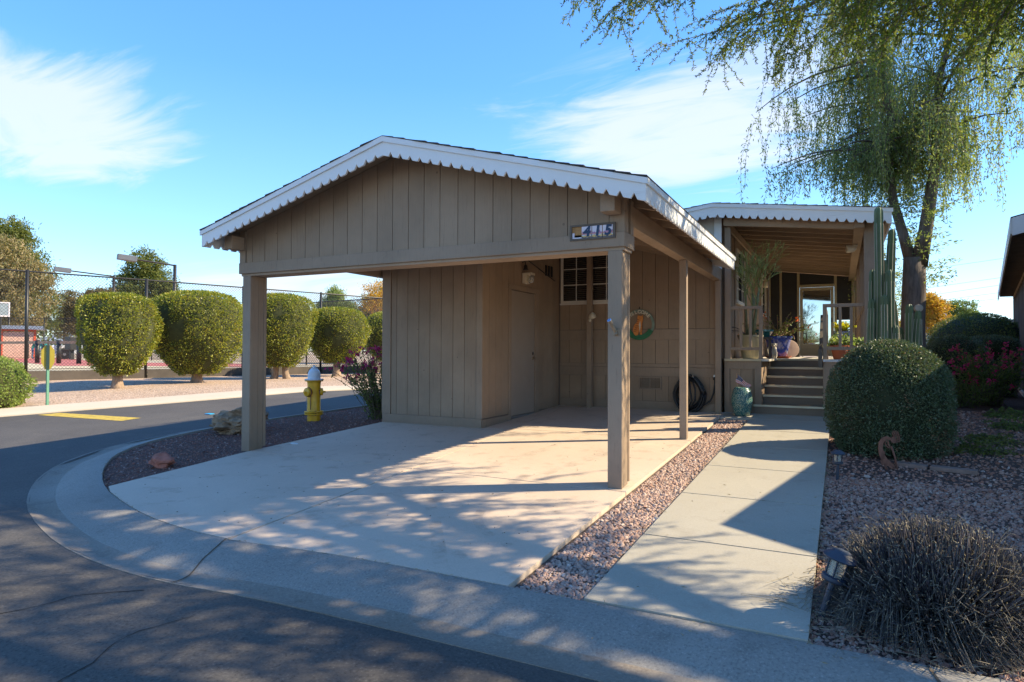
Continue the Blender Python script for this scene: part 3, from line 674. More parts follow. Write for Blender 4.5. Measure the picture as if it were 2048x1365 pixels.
we=[x0]+[x0+.2+.24*i for i in range(12)]+[HX]
gb=gh(11.7)
link('base_board',B().box(x0,HX,11.69,11.7145,gb-.02,gb+.15),m_trim,hs_,bevel=.003)
boards(hs_,'Y',11.7145,-1,we,gb+.152,1.06,th=.012)
link('belt_board',B().box(x0,HX,11.695,11.7145,1.062,1.225),m_trim,hs_,bevel=.003)
link('belt_board',B().box(x0,HX,11.683,11.7145,1.230,1.29),m_trim,hs_,bevel=.003)
boards(hs_,'Y',11.7145,-1,we,1.292,1.722,th=.012)
link('belt_board',B().box(x0,HX,11.697,11.7145,1.724,1.918),m_trim,hs_,bevel=.003)
WX0,WX1,WZ0,WZ1=-4.865,-3.62,2.44,3.45
lo=[e for e in we]
boards(hs_,'Y',11.7145,-1,[e for e in lo if e<WX1+.1]+[WX1],1.928,WZ0-.002,th=.012)
boards(hs_,'Y',11.7145,-1,[WX1]+[e for e in lo if e>WX1+.1],1.928,lambda x:hz(x)-.06,peaks=(RX,),th=.012)
boards(hs_,'Y',11.7145,-1,[HL+.01,-6.4,-6.1,-5.8,-5.5,-5.2,-4.9,-4.6,-4.3,-4.0,WX1],WZ1+.06,lambda x:hz(x)-.06,th=.012)
link('corner_board',B().box(-1.97,HX+.006,11.675,11.700,2.95,hz(-1.94)-.06),m_white,hs_,bevel=.003)
link('siding_board',B().box(-2.42,-1.975,11.680,11.700,3.1,hz(-2.3)-.06),simple('skylit_siding',(.52,.48,.42),.7,.05),hs_)  # taupe siding with the skylight on it put into a paler colour
# windows
def window(par,ax,c,out,u0,u1,z0,z1,nu,nz,fr=.045,blind=True,curtain=False):
    def bx(b,a0,a1,q0,q1,d0,d1):
        lo_,hi_=sorted((c+out*d0,c+out*d1))
        return b.box(a0,a1,lo_,hi_,q0,q1) if ax=='Y' else b.box(lo_,hi_,a0,a1,q0,q1)
    b=B(); bx(b,u0,u0+fr,z0,z1,0,.035); bx(b,u1-fr,u1,z0,z1,0,.035); bx(b,u0+fr+.0005,u1-fr-.0005,z0,z0+fr,0,.034); bx(b,u0+fr+.0005,u1-fr-.0005,z1-fr,z1,0,.034)
    f=link('window',b,m_wframe,par,bevel=.003)
    link('sill',bx(B(),u0-.01,u1+.01,z0-.03,z0-.002,0,.05),m_wframe,f)
    um=(u0+u1)/2
    link('mullion',bx(B(),um-.03,um+.03,z0+fr,z1-fr,.004,.030),m_black,f)
    for h0,h1 in ((u0+fr,um-.03),(um+.03,u1-fr)):
        for k in range(nu):
            for j in range(nz):
                a0=h0+(h1-h0)*k/nu; a1=h0+(h1-h0)*(k+1)/nu; q0=z0+fr+(z1-z0-2*fr)*j/nz; q1=z0+fr+(z1-z0-2*fr)*(j+1)/nz
                link('pane',bx(B(),a0+.008,a1-.008,q0+.008,q1-.008,.006,.010),m_glass,f)
        b=B()
        for k in range(1,nu): a=h0+(h1-h0)*k/nu; bx(b,a-.008,a+.008,z0+fr,z1-fr,.0105,.018)
        for j in range(1,nz): q=z0+fr+(z1-z0-2*fr)*j/nz; bx(b,h0,h1,q-.008,q+.008,.0105,.0175)
        link('glazing_bar',b,m_wframe,f)
    return f
window(hs_,'Y',11.70,-1,WX0,WX1,WZ0,WZ1,2,3)
# blind slats just visible behind the glass
m_glass2,t_,b_,o_=newmat('clear_dark_glass')
wv=nd('ShaderNodeTexWave',t_); wv.wave_type='BANDS'; wv.bands_direction='Z'; wv.inputs['Scale'].default_value=8.5; wv.inputs['Distortion'].default_value=0
t_.links.new(nd('ShaderNodeTexCoord',t_).outputs['Object'],wv.inputs['Vector'])
t_.links.new(ramp(t_,[(.012,.012,.012),(.075,.065,.055)],wv.outputs[0],[.55,.8]),b_.inputs['Base Color']); b_.inputs['Roughness'].default_value=.06
for o_b in bpy.data.objects:
    if o_b.name.startswith('pane'): o_b.data.materials[0]=m_glass2
# side wall above porch floor
PF=1.387
be=rng_edges(11.82,24)
boards(hs_,'X',HX-.0155,1,[e for e in be if e<13.4]+[13.4],PF,lambda u:hz(HX)-.2)
boards(hs_,'X',HX-.0155,1,[13.4,13.6,13.8,14.0,14.2,14.4,14.6],PF,lambda u:2.5)
boards(hs_,'X',HX-.0155,1,[14.6]+[e for e in be if 14.65<e<18.0]+[18.0],PF,lambda u:hz(HX)-.2)
boards(hs_,'X',HX-.0155,1,[18.0,18.25,18.5,18.75,19.0],PF,lambda u:2.5)
boards(hs_,'X',HX-.0155,1,[19.0]+[e for e in be if 19.05<e],PF,lambda u:hz(HX)-.2)
boards(hs_,'X',HX-.0155,1,[13.4,13.8,14.2,14.6],3.58,lambda u:hz(HX)-.2)
boards(hs_,'X',HX-.0155,1,[18.0,18.5,19.0],3.58,lambda u:hz(HX)-.2)
window(hs_,'X',HX,1,13.4,14.6,2.5,3.57,2,4)
window(hs_,'X',HX,1,18.0,19.0,2.5,3.57,2,4)
link('corner_board',B().box(HX-.0,HX+.03,11.86,11.95,PF,hz(HX)-.22),m_trim,hs_,bevel=.003)
for yy in (13.22,14.66,16.1,17.8,19.1):
    link('trim_board',B().box(HX,HX+.02,yy,yy+.09,PF,hz(HX)-.22),m_trim,hs_,bevel=.002)
# roof of house and porch
PY=11.35; PE=.70
for s,e,y1 in ((1,PE,22.5),(-1,-7.25,32)):
    link('roof_deck',B().prism([(RX,PY+.03,RZ-.03),(e-.02*s,PY+.03,hz(e)-.03),(e-.02*s,PY+.03,hz(e)-.012),(RX,PY+.03,RZ-.012)],(0,y1-PY-.03,0)),m_deck,hs_)
    roof_courses(hs_,(RX,RZ-.008),(e+.012*s,hz(e)-.008),PY-.025,y1,18 if s==1 else 30)
    b=B(); fascia(b,(RX,PY,RZ-.01),(e,PY,hz(e)-.01),.235,.025,(0,1,0),period=.131,nw=.066,nh=.058,start=.05); link('fascia',b,m_white,hs_)
    link('drip_board',B().prism([(RX,PY-.018,RZ-.008),(e+.018*s,PY-.018,hz(e+.018*s)-.008),(e+.018*s,PY-.018,hz(e)-.07),(RX,PY-.018,RZ-.07)],(0,.017,0)),m_white,hs_)
    b=B(); fascia(b,(e,PY+.027,hz(e)-.012),(e,y1,hz(e)-.012),.23,.022,(-s,0,0),start=.09); link('fascia',b,m_white,hs_)
# antenna on the roof
solo('antenna',B().tube([(-1.1,13.5,hz(-1.1)),(-1.1,13.5,4.75)],.012,6).tube([(-1.1,13.5,4.60),(-.85,13.5,4.62)],.006,5).tube([(-1.1,13.5,4.5),(-1.3,13.5,4.52)],.006,5) if False else B().tube([(.30,16.5,hz(.3)-.02),(.30,16.5,4.95)],.016,6).bar((.2,16.5,4.7),(.4,16.5,4.7),.02,.02).bar((.22,16.5,4.85),(.38,16.5,4.85),.02,.02),m_steel,'thin grey metal mast standing on the porch roof','antenna',(.3,16.5,hz(.3)))

# ------------------------------------------------------------ porch
po=thing('porch','raised covered porch beside the house with six wooden steps, rafters and railings','porch',(-.7,14,gh(14)))
PZ=PF
def pbox(nm,x0,x1,y0,y1,z0,z1,mat=m_trim,bev=.004,par=None): return link(nm,B().box(x0,x1,y0,y1,z0,z1),mat,par or po,bevel=bev)
# rafters and beam
y=PY+.10
while y<20:
    link('rafter',B().prism([(-1.82,y,hz(-1.82)-.033),(.64,y,hz(.64)-.033),(.64,y,hz(.64)-.16),(-1.82,y,hz(-1.82)-.17)],(0,.04,0)),m_beam,po)
    y+=.53
pbox('side_beam',.20,.34,11.5,20,3.47,hz(.27)-.175,m_beam)
pbox('ledger',-1.815,-1.78,11.9,20,hz(-1.8)-.32,hz(-1.8)-.175,m_beam)
link('front_beam',B().prism([(-1.80,11.60,hz(-1.8)-.34),(.34,11.60,hz(.34)-.30),(.34,11.60,hz(.34)-.2),(-1.80,11.60,hz(-1.8)-.2)],(0,.06,0)),m_beam,po)
pbox('post',.335,.485,11.70,11.84,gh(11.7),3.60)
pbox('post',-1.80,-1.70,11.72,11.84,PZ,hz(-1.8)-.35)
for yy in (14.4,17.2,19.9): pbox('post',.335,.43,yy,yy+.1,.4,3.47)
# floor boards
for i in range(15):
    xa=-1.80+i*.1445
    if -1.21<xa<-.30: ya=13.28
    else: ya=11.735
    pbox('floor_board',xa,xa+.14,ya,20,PZ-.035,PZ,simple('grey_floor_paint',(.62,.57,.49),.7,.1) if i==0 else bpy.data.materials['grey_floor_paint'],.002)
pbox('floor_trim',-1.81,-1.20,11.70,11.733,PZ-.034,PZ+.004,m_cream)
pbox('floor_trim',-.262,.60,11.70,11.733,PZ-.034,PZ+.004,m_grayfascia)
# skirting left and right of the steps
for (xa,xb) in ((-1.81,-1.205),(-.255,.62)):
    pbox('skirt_board',xa,xb,11.735,11.77,PZ-.17,PZ-.036,m_trim,.003)
    pbox('skirt_board',xa,xb,11.735,11.77,gh(11.7)-.02,gh(11.7)+.13,m_trim,.003)
    pbox('skirt_board',xa,xa+.09,11.736,11.768,gh(11.7)+.131,PZ-.171,m_trim,.003)
    pbox('skirt_board',xb-.11,xb,11.736,11.768,gh(11.7)+.131,PZ-.171,m_trim,.003)
    boards(po,'Y',11.772,-1,[xa+.092,xa+.27,xa+.47,xb-.112] if xb<0 else [xa+.092,xa+.30,xa+.52,xb-.112],gh(11.7)+.132,PZ-.172)
    panel(po,'Y',11.773,11.80,[(xa,.38),(xb,.38),(xb,PZ-.04),(xa,PZ-.04)],m_groove,'skirt_core')
# stair side walls
boards(po,'X',-1.222,1,rng_edges(11.80,13.27),.45,lambda u:PZ-.04)
panel(po,'X',-.262,-.245,[(11.80,.4),(13.27,.4),(13.27,PZ-.04),(11.80,PZ-.04)],m_siding,'stair_side')
panel(po,'X',.60,.62,[(11.80,.4),(20,.4),(20,PZ-.04),(11.80,PZ-.04)],m_siding,'porch_side')
# steps
rise=(PZ-gh(11.7))/6; run=.305
m_tread=simple('sunlit_tan_edge',(.66,.58,.40),.6,.1)  # sunlight along the step nosings, painted as a lighter edge colour
m_step=wood_paint('step_brown_paint',(.20,.15,.11),grain=(2,20,30),rnd=.05)
for k in range(6):
    zt_=gh(11.7)+rise*(k+1); yf=11.70+run*k
    xa,xb=(-1.33,-.215) if k==0 else (-1.205,-.263)
    y1=yf+run
    if k<5:
        tr=pbox('tread',xa,xb,yf+.013 if k else 11.723,y1-.0,zt_-.032,zt_,m_step,.003)
        pbox('tread_edge',xa,xb,(yf-.028 if k else 11.682),(yf+.012 if k else 11.722),zt_-.028,zt_+.004,m_tread,0,tr)
    else:
        pbox('tread_edge',xa,xb,yf-.026,yf+.02,zt_-.03,zt_+.002,m_tread,.002)
    pbox('riser',xa+.002,xb-.002,yf+.004,yf+.03,zt_-rise+.0 if k else gh(11.7)-.02,zt_-.033,m_step,.002)
# railings
rl=link('railing',B().box(-1.70,-1.185,11.74,11.80,2.245,2.30),m_trim,po,bevel=.004)
pbox('rail',-1.70,-1.186,11.745,11.795,1.54,1.59,m_trim,.003,rl)
for xx in (-1.56,-1.405): pbox('baluster',xx,xx+.045,11.75,11.79,1.591,2.244,m_trim,.002,rl)
pbox('rail_post',-1.245,-1.185,11.735,11.80,PZ+.005,2.243,m_trim,.003,rl)
rl=link('railing',B().box(-.262,.333,11.74,11.80,2.245,2.30),m_trim,po,bevel=.004)
pbox('rail',-.261,.333,11.745,11.795,1.545,1.60,m_trim,.003,rl)
for xx in (-.03,.13): pbox('baluster',xx,xx+.045,11.75,11.79,1.601,2.244,m_trim,.002,rl)
pbox('rail_post',-.262,-.20,11.735,11.80,PZ+.005,2.243,m_trim,.003,rl)
rl=link('railing',B().box(-.262,-.21,11.805,13.3,2.20,2.26),m_trim,po,bevel=.004)
pbox('rail',-.255,-.215,11.806,13.3,1.55,1.60,m_trim,.003,rl)
for yy in (12.05,12.3,12.55,12.8,13.05): pbox('baluster',-.252,-.218,yy,yy+.04,1.601,2.199,m_trim,.002,rl)
pbox('rail_post',-.265,-.205,13.24,13.3,PZ,2.199,m_trim,.003,rl)
link('hand_rail',B().bar((-.30,11.72,1.33),(-.30,13.0,2.16),.05,.07).bar((-.30,11.72,1.26),(-.30,11.72,1.56),.06,.06),simple('dark_weathered_rail',(.12,.10,.08),.8,.2),po,bevel=.004)
# long side railing of the porch
rl=link('railing',B().box(.345,.40,11.9,19.9,2.245,2.30),m_trim,po)
pbox('rail',.35,.395,11.9,19.9,1.545,1.60,m_trim,0,rl)
yy=12.05
while yy<19.8: pbox('baluster',.352,.392,yy,yy+.04,1.601,2.244,m_trim,0,rl); yy+=.28
# screened end wall with door
YD=20.0
rf=lambda x:hz(x)-.18
for xa,xb in ((-1.84,-1.80),(-1.56,-1.50),(-1.10,-1.035),(-.16,-.09),(.27,.335)):
    link('screen_frame',B().prism([(xa,YD,PZ),(xb,YD,PZ),(xb,YD,rf(xb)),(xa,YD,rf(xa))],(0,.05,0)),m_cream,po,bevel=.003)
panel(po,'Y',YD+.02,YD+.03,[(-1.80,PZ),(-1.10,PZ),(-1.10,rf(-1.1)),(-1.80,rf(-1.8))],m_screen,'screen')
panel(po,'Y',YD+.02,YD+.03,[(-.09,PZ+1.02),(.27,PZ+1.02),(.27,rf(.27)),(-.09,rf(-.09))],m_screen,'screen')
panel(po,'Y',YD+.02,YD+.03,[(-.09,PZ),(.27,PZ),(.27,PZ+1.0),(-.09,PZ+1.0)],m_mirror,'window_pane')
panel(po,'Y',YD+.02,YD+.03,[(-1.035,3.42),(-.16,3.42),(-.16,rf(-.16)),(-1.035,rf(-1.035))],m_screen,'screen')
link('screen_frame',B().box(-1.034,-.161,YD,YD+.05,3.34,3.42),m_cream,po,bevel=.003)
d=link('screen_door',B().box(-1.03,-.95,YD+.0,YD+.04,PZ+.02,3.335).box(-.245,-.165,YD,YD+.04,PZ+.02,3.335).box(-.9495,-.2455,YD+.001,YD+.039,3.25,3.334).box(-.9495,-.2455,YD+.001,YD+.039,PZ+.02,PZ+.36),m_cream,po,bevel=.003)
link('pane',B().box(-.949,-.246,YD+.015,YD+.022,PZ+.361,3.249),m_mirror,d)
link('handle',B().box(-.235,-.205,YD-.04,YD-.001,2.35,2.47),m_black,d)

# ------------------------------------------------------------ neighbour's house
NV=Vector((.163,.987,0)).normalized(); NU=Vector((NV.y,-NV.x,0)); NO=Vector((2.41,12.6,0))
def T(u,v,z,o=None):
    p=(o or NO)+NU*u+NV*v; return (p.x,p.y,z)
def obox(b,u0,u1,v0,v1,z0,z1,o=None):
    return b.add([T(u0,v0,z0,o),T(u1,v0,z0,o),T(u1,v1,z0,o),T(u0,v1,z0,o),T(u0,v0,z1,o),T(u1,v0,z1,o),T(u1,v1,z1,o),T(u0,v1,z1,o)],[(0,3,2,1),(4,5,6,7),(0,1,5,4),(1,2,6,5),(2,3,7,6),(3,0,4,7)])
nb=thing('neighbour_house','dark grey brown neighbouring house at the right edge, grooved wall and pale grey eave','house',T(3.5,8,.495))
m_nsid=wood_paint('grey_brown_siding',(.20,.175,.16),grain=(20,20,1.5),rnd=.12)
nl=16.0
e=0; v=.35
while v<nl-.3:
    wd=.30; link('siding_board',obox(B(),.44,.47,v,v+wd-.02,.50,3.42),m_nsid,nb); v+=wd
link('wall_core',obox(B(),.47,.60,.35,nl-.3,.40,3.42),m_groove,nb)
v=.35
while v<nl-.3: link('batten',obox(B(),.405,.439,v+.07,v+.13,.56,3.40),m_nsid,nb); v+=.9
link('base_trim',obox(B(),.36,.404,.3,nl-.25,.38,.55),simple('pale_base_board',(.45,.40,.33),.8),nb)
link('wall_trim',obox(B(),.40,.438,.3,nl-.25,3.405,3.50),simple('ochre_trim',(.38,.29,.18),.7),nb)
link('wall',obox(B(),.60,6.6,.35,.5,.4,3.6),m_nsid,nb)
link('wall',obox(B(),.60,6.6,nl-.45,nl-.3,.4,3.6),m_nsid,nb)
for s,(ua,ub) in ((0,(0,3.55)),(1,(7.1,3.55))):
    zr=3.63+.24*3.55
    P=[T(ua,0,3.60),T(ub,0,zr-.03),T(ub,0,zr),T(ua,0,3.63)]
    link('roof_deck',B().prism(P,NV*nl),m_groove,nb)
    P=[T(ua-.02*(1-2*s),-.02,3.632),T(ub,-.02,zr+.002),T(ub,-.02,zr+.016),T(ua-.02*(1-2*s),-.02,3.646)]
    link('shingle_sheet',B().prism(P,NV*(nl+.04)),m_shingle,nb)
    P=[T(ua,-.03,3.35),T(ub,-.03,zr-.28),T(ub,-.03,zr),T(ua,-.03,3.63)]
    link('fascia',B().prism(P,NV*.025),m_grayfascia,nb)
b=B(); fascia(b,T(0,0,3.63),T(0,nl,3.63),.25,.025,-NU,period=1.2,nw=.02,nh=.01); link('fascia',b,m_grayfascia,nb)
v=.5
while v<nl: link('rafter',obox(B(),.03,.43,v,v+.04,3.48,3.585),m_groove,nb); v+=.6
# the neighbour's carport: only its shadow reaches the walkway
CO=Vector((2.46,6.99,0))
nc=thing('neighbour_carport','open gabled carport in front of the neighbouring house','carport',T(3,2.6,gh(8),CO))
for s,(ua,ub) in ((0,(0,3.0)),(1,(6.0,3.0))):
    zr=3.0+.31*3
    link('roof_deck',B().prism([T(ua,0,2.94,CO),T(ub,0,zr-.06,CO),T(ub,0,zr,CO),T(ua,0,3.0,CO)],NV*5.0),m_shingle,nc)
    link('fascia',B().prism([T(ua,-.03,2.75,CO),T(ub,-.03,zr-.25,CO),T(ub,-.03,zr,CO),T(ua,-.03,3.0,CO)],NV*.03),m_grayfascia,nc)
    link('side_beam',obox(B(),ua+(.35 if s==0 else -.45),ua+(.45 if s==0 else -.35),.1,4.9,2.75,2.94,CO),m_nsid,nc)
    for vv in (.2,4.7): link('post',obox(B(),ua+(.35 if s==0 else -.45),ua+(.45 if s==0 else -.35),vv,vv+.1,.2,2.75,CO),m_nsid,nc)
link('gable_panel',B().prism([T(.35,.2,2.75,CO),T(5.65,.2,2.75,CO),T(5.65,.2,3.05,CO),T(3,.2,3.85,CO),T(.35,.2,3.05,CO)],NV*.03),m_nsid,nc)
# ------------------------------------------------------------ things on and around the house
def text_mesh(body,size,M,name,mat,parent,ext=.002,shear=0):
    cu=bpy.data.curves.new('t','FONT'); cu.body=body; cu.size=size; cu.extrude=ext; cu.align_x='CENTER'; cu.align_y='CENTER'; cu.shear=shear; cu.offset=size*.045
    ob=bpy.data.objects.new('t',cu); me=bpy.data.meshes.new_from_object(ob); bpy.data.objects.remove(ob)
    me.transform(M); o=ORG[parent.name]; me.transform(Matrix.Translation(-o)); me.materials.clear(); me.materials.append(mat); me.name=name
    q=bpy.data.objects.new(name,me); C.objects.link(q); q.parent=parent; ORG[q.name]=o; return q
# matrix placing text in plane facing -Y
def MY(x,y,z,rot=0): return Matrix.Translation((x,y,z))@Matrix.Rotation(R(90),4,'X')@Matrix.Rotation(rot,4,'Z')
# house number
s=thing('house_number_sign','framed tile sign reading 415 over a desert mountain picture, on the carport header','sign',(-2.13,5.94,2.585))
Y0=5.90
SX,SZ,SWd,SH=-2.36,2.583,.462,.152
for a in ((SX,SX+SWd,SZ,SZ+.018),(SX,SX+SWd,SZ+SH-.018,SZ+SH),(SX,SX+.02,SZ+.0185,SZ+SH-.0185),(SX+SWd-.02,SX+SWd,SZ+.0185,SZ+SH-.0185)):
    link('frame',B().box(a[0],a[1],Y0-.016,Y0+.012 if a[2]<2.62 and a[3]<2.7 else Y0+.04,a[2],a[3]),simple('sign_frame_wood',(.13,.105,.085),.8,.2,8),s,bevel=.002)
link('backing',B().box(SX+.02,SX+SWd-.02,Y0+.0,Y0+.038,SZ+.018,SZ+SH-.018),simple('brown_mastic',(.36,.19,.07),.8,.4,14),s)
m_tile=simple('lilac_white_tile',(.66,.60,.68),.25,.04); m_pur=simple('purple_glaze',(.36,.16,.30),.3,.2,30); m_rd=simple('rose_glaze',(.58,.25,.25),.3,.2,30); m_gold=simple('gold_glaze',(.62,.40,.12),.3,.2,30); m_lb=simple('pale_blue_glaze',(.45,.55,.60),.3); m_nv=simple('navy_glaze',(.008,.035,.10),.5)
tw=.100
link('tile',B().box(SX+.022,SX+.045,Y0-.004,Y0-.0005,SZ+.02,SZ+.075).box(SX+.045,SX+.118,Y0-.004,Y0-.0005,SZ+.02,SZ+.032),m_tile,s,label='broken remnant of a missing tile')
for k,ch in enumerate('415'):
    xa=SX+.121+k*(tw+.002)*1.05
    t_=link('tile',B().box(xa,xa+tw,Y0-.006,Y0-.001,SZ+.02,SZ+SH-.02),m_tile,s)
    def strip(name,mat,fz0,fz1,d):
        b=B();n=12;tp=[];bt=[]
        for i in range(n+1):
            x=xa+.001+(tw-.002)*i/n; u=k*12+i; tp.append((x,Y0-.006-d,fz1(u)));bt.append((x,Y0-.006-d,fz0(u)))
        b.add(tp+bt,[(i,i+1,n+2+i,n+1+i) for i in range(n)]); link(name,b,mat,t_)
    hh=lambda u,p,a,b_:SZ+.02+a+b_*abs(math.sin(u*.37+p))*(.6+.4*math.sin(u*1.3+p))
    strip('mountain_picture',m_pur,lambda u:SZ+.045,lambda u:hh(u,.3,.045,.032),.0006)
    strip('mountain_picture',m_rd,lambda u:SZ+.042,lambda u:hh(u,1.1,.038,.016),.0010)
    strip('sky_band',m_lb,lambda u:SZ+.034,lambda u:SZ+.050,.0014)
    strip('sand_band',m_gold,lambda u:SZ+.026,lambda u:hh(u,2.1,.018,.014),.0018)
    strip('blue_ground',m_nv,lambda u:SZ+.021,lambda u:hh(u,.7,.004,.008),.0022)
    text_mesh(ch,.135,MY(xa+tw/2,Y0-.0095,SZ+SH/2+.002),'digit',m_nv,t_,.001,.15)
# flag bracket on front right post
s=thing('flagpole_bracket','small aged metal flagpole bracket on the front of the right carport post','bracket',(-1.915,5.925,1.70))
link('plate',B().box(-1.935,-1.862,5.917,5.924,1.655,1.73),m_brass,s,bevel=.002)
link('socket',B().tube([(-1.90,5.915,1.69),(-1.925,5.86,1.76),(-1.94,5.83,1.80)],.017,12,cap=False).tube([(-1.90,5.916,1.69),(-1.885,5.88,1.665)],.012,8),m_brass,s,smooth=True)
link('collar',B().lathe([(.019,0),(.021,.002),(.021,.010),(.014,.010),(.014,0)],(-1.938,5.835,1.795),12,(-.3,-.55,.75),cap=False),simple('blue_plastic_ring',(.15,.35,.75),.4),s,smooth=True)
# lamp above shed door
s=thing('wall_lamp','cream wall lamp with glass jar shade above the storage room door','wall lamp',(-4.89,10.1,2.78))
link('housing',B().prism([(-4.895,10.02,2.68),(-4.895,10.18,2.68),(-4.895,10.18,2.86),(-4.895,10.02,2.86)],(.07,0,0)).prism([(-4.824,10.02,2.82),(-4.824,10.18,2.82),(-4.824,10.18,2.86),(-4.824,10.02,2.86)],(.10,0,0)),m_cream2,s,bevel=.004)
link('glass_shade',B().lathe([(.055,0),(.062,-.03),(.055,-.10),(.03,-.13)],(-4.77,10.1,2.815),16),m_lampg,s,smooth=True)
s=thing('hanging_bell','small black cast bell hanging above the wall lamp','bell',(-4.86,10.02,2.93))
link('bracket',B().tube([(-4.9,10.02,3.04),(-4.84,10.02,3.05),(-4.83,10.02,3.0)],.008,6),m_black,s)
link('bell',B().lathe([(.012,.07),(.03,.05),(.036,0),(.045,-.02)],(-4.83,10.02,2.93),14),m_black,s,smooth=True)
# floodlight on inner post
s=thing('floodlight','cream flood lamp on the thin post in front of the house window','wall lamp',(-4.17,11.49,2.19))
link('base',B().lathe([(.03,0),(.034,.01),(.02,.03)],(-4.20,11.50,2.10),12,(0,-1,0)),m_cream2,s,smooth=True)
link('lamp_head',B().lathe([(.02,0),(.035,.02),(.055,.05),(.06,.12),(.05,.125)],(-4.19,11.44,2.13),16,(.75,-.25,.45)),m_cream2,s,smooth=True)
link('cable',B().tube([(-4.165,11.50,2.1),(-4.162,11.50,1.2),(-4.162,11.50,.5)],.006,5),m_trim,s)
# welcome plaque
s=thing('welcome_plaque','round metal plaque with a ginger striped cat and the word WELCOME on the house wall','plaque',(-3.30,11.68,1.73))
cx,cz,rr=-3.30,2.005,.282
b=B(); b2=B(); n=48
def ringseg(b,a0,a1,r0,r1,y0,y1,n):
    vs=[];
    for i in range(n+1):
        a=a0+(a1-a0)*i/n
        for r,y in ((r0,y0),(r1,y0),(r1,y1),(r0,y1)): vs.append((cx+r*math.cos(a),y,cz+r*math.sin(a)))
    fs=[(i*4+k,i*4+(k+1)%4,i*4+4+(k+1)%4,i*4+4+k) for i in range(n) for k in range(4)]; b.add(vs,fs)
ringseg(b,R(-25),R(205),.235,.282,11.660,11.668,40); link('ring',b,simple('sage_green_metal',(.18,.24,.19),.6,.2,10),s)
ringseg(b2,R(205),R(335),.19,.282,11.658,11.668,24); link('grass',b2,simple('grass_green_paint',(.02,.15,.06),.6,.2,10),s)
m_cat=simple('ginger_paint',(.60,.20,.03),.5,.35,14,stretch=(1,1,4)); m_catd=simple('dark_ginger_stripe',(.22,.05,.01),.5); m_catw=simple('cat_white_paint',(.65,.55,.42),.5)
body=[(-.10,-.17),(-.12,-.10),(-.10,-.02),(-.05,.04),(-.03,.09),(-.035,.13),(-.02,.185),(.0,.16),(.04,.155),(.065,.18),(.075,.12),(.07,.08),(.055,.02),(.06,-.06),(.05,-.18),(.02,-.185),(0,-.12),(-.02,-.19),(-.07,-.20)]
link('cat',B().prism([(cx+x,11.650,cz+z) for x,z in body],(0,.006,0)),m_cat,s)
b=B()
for i in range(7):
    z=-.13+i*.036; b.prism([(cx-.105+.012*i,11.6485,cz+z),(cx-.045+.008*i,11.6485,cz+z+.012),(cx-.05+.008*i,11.6485,cz+z+.02),(cx-.10+.012*i,11.6485,cz+z+.012)],(0,.0012,0))
for i in range(6): b.prism([(cx+.025,11.6485,cz-.13+i*.03),(cx+.052,11.6485,cz-.125+i*.03),(cx+.052,11.6485,cz-.117+i*.03)],(0,.0012,0))
link('stripe',b,m_catd,s)
link('chest',B().prism([(cx+.01,11.6488,cz-.14),(cx+.03,11.6488,cz-.02),(cx+.02,11.6488,cz+.07),(cx-.005,11.6488,cz+.0)],(0,.001,0)),m_catw,s)
for i,ch in enumerate('WELCOME'):
    a=R(90+48-16*i); text_mesh(ch,.085,MY(cx+.252*math.cos(a)*.93,11.652,cz+.252*math.sin(a)*.93,a-R(90)),'letter',m_cream2,s,.003)
link('hook',B().tube([(cx,11.67,cz+.28),(cx,11.67,cz+.33)],.006,6),m_black,s)
# foundation vent
s=thing('crawlspace_vent','two part louvred vent in the lower house wall','vent',(-3.1,11.69,.83))
link('frame',B().box(-3.31,-2.895,11.672,11.699,.825,.85).box(-3.31,-2.895,11.672,11.699,1.03,1.055).box(-3.31,-3.285,11.673,11.698,.851,1.029).box(-2.92,-2.895,11.673,11.698,.851,1.029).box(-3.112,-3.092,11.673,11.698,.851,1.029),m_trim,s)
for k in range(8): link('louvre',B().prism([(-3.284,11.690,.857+k*.0215),(-3.284,11.676,.857+k*.0215),(-3.284,11.690,.872+k*.0215)],(.363,0,0)),m_trim,s)
# coiled hose / cable on the wall
s=thing('cable_coil','thick black rubber power cable coiled on a hook at the bottom of the house wall','cable',(-2.38,11.6,gh(11.6)))
rs=random.Random(3)
for k in range(13):
    rx=.20+rs.uniform(0,.075); rzz=.265+rs.uniform(-.02,.075); ox=rs.uniform(-.02,.02); oz=rs.uniform(-.02,.02); oy=11.655-.012*k*.8
    pts=[]
    for i in range(33):
        a=2*math.pi*i/32; pts.append((-2.39+ox+rx*math.cos(a)*(1-.25*max(0,math.sin(a))),max(oy,11.53)+rs.uniform(-.004,.004),.77+oz+rzz*math.sin(a)))
    link('cable_loop',B().tube(pts,.0155,8),m_rubber,s,smooth=True)
for k in range(4):
    x=-2.47+.05*k; link('cable_loop',B().tube([(x,11.52,1.03),(x-.06+.04*k,11.50,.85),(x+.05,11.50,.66),(x-.02,11.51,.52)],.0155,8),m_rubber,s,smooth=True)
link('tail',B().tube([(-2.24,11.58,.60),(-2.12,11.58,.585),(-2.02,11.60,.66),(-1.97,11.62,.80),(-1.95,11.63,.95),(-1.955,11.66,1.02)],.015,8),m_rubber,s,smooth=True)
link('hook',B().tube([(-2.30,11.69,1.06),(-2.30,11.50,1.07),(-2.30,11.49,1.11)],.01,6),m_steel,s)
link('plug',B().lathe([(.02,0),(.032,.01),(.034,.05),(.028,.06)],(-1.955,11.665,1.01),12,(.1,0,1)),m_black,s,smooth=True)
link('socket',B().box(-1.985,-1.925,11.668,11.6985,1.05,1.11),m_steel,s,bevel=.003)
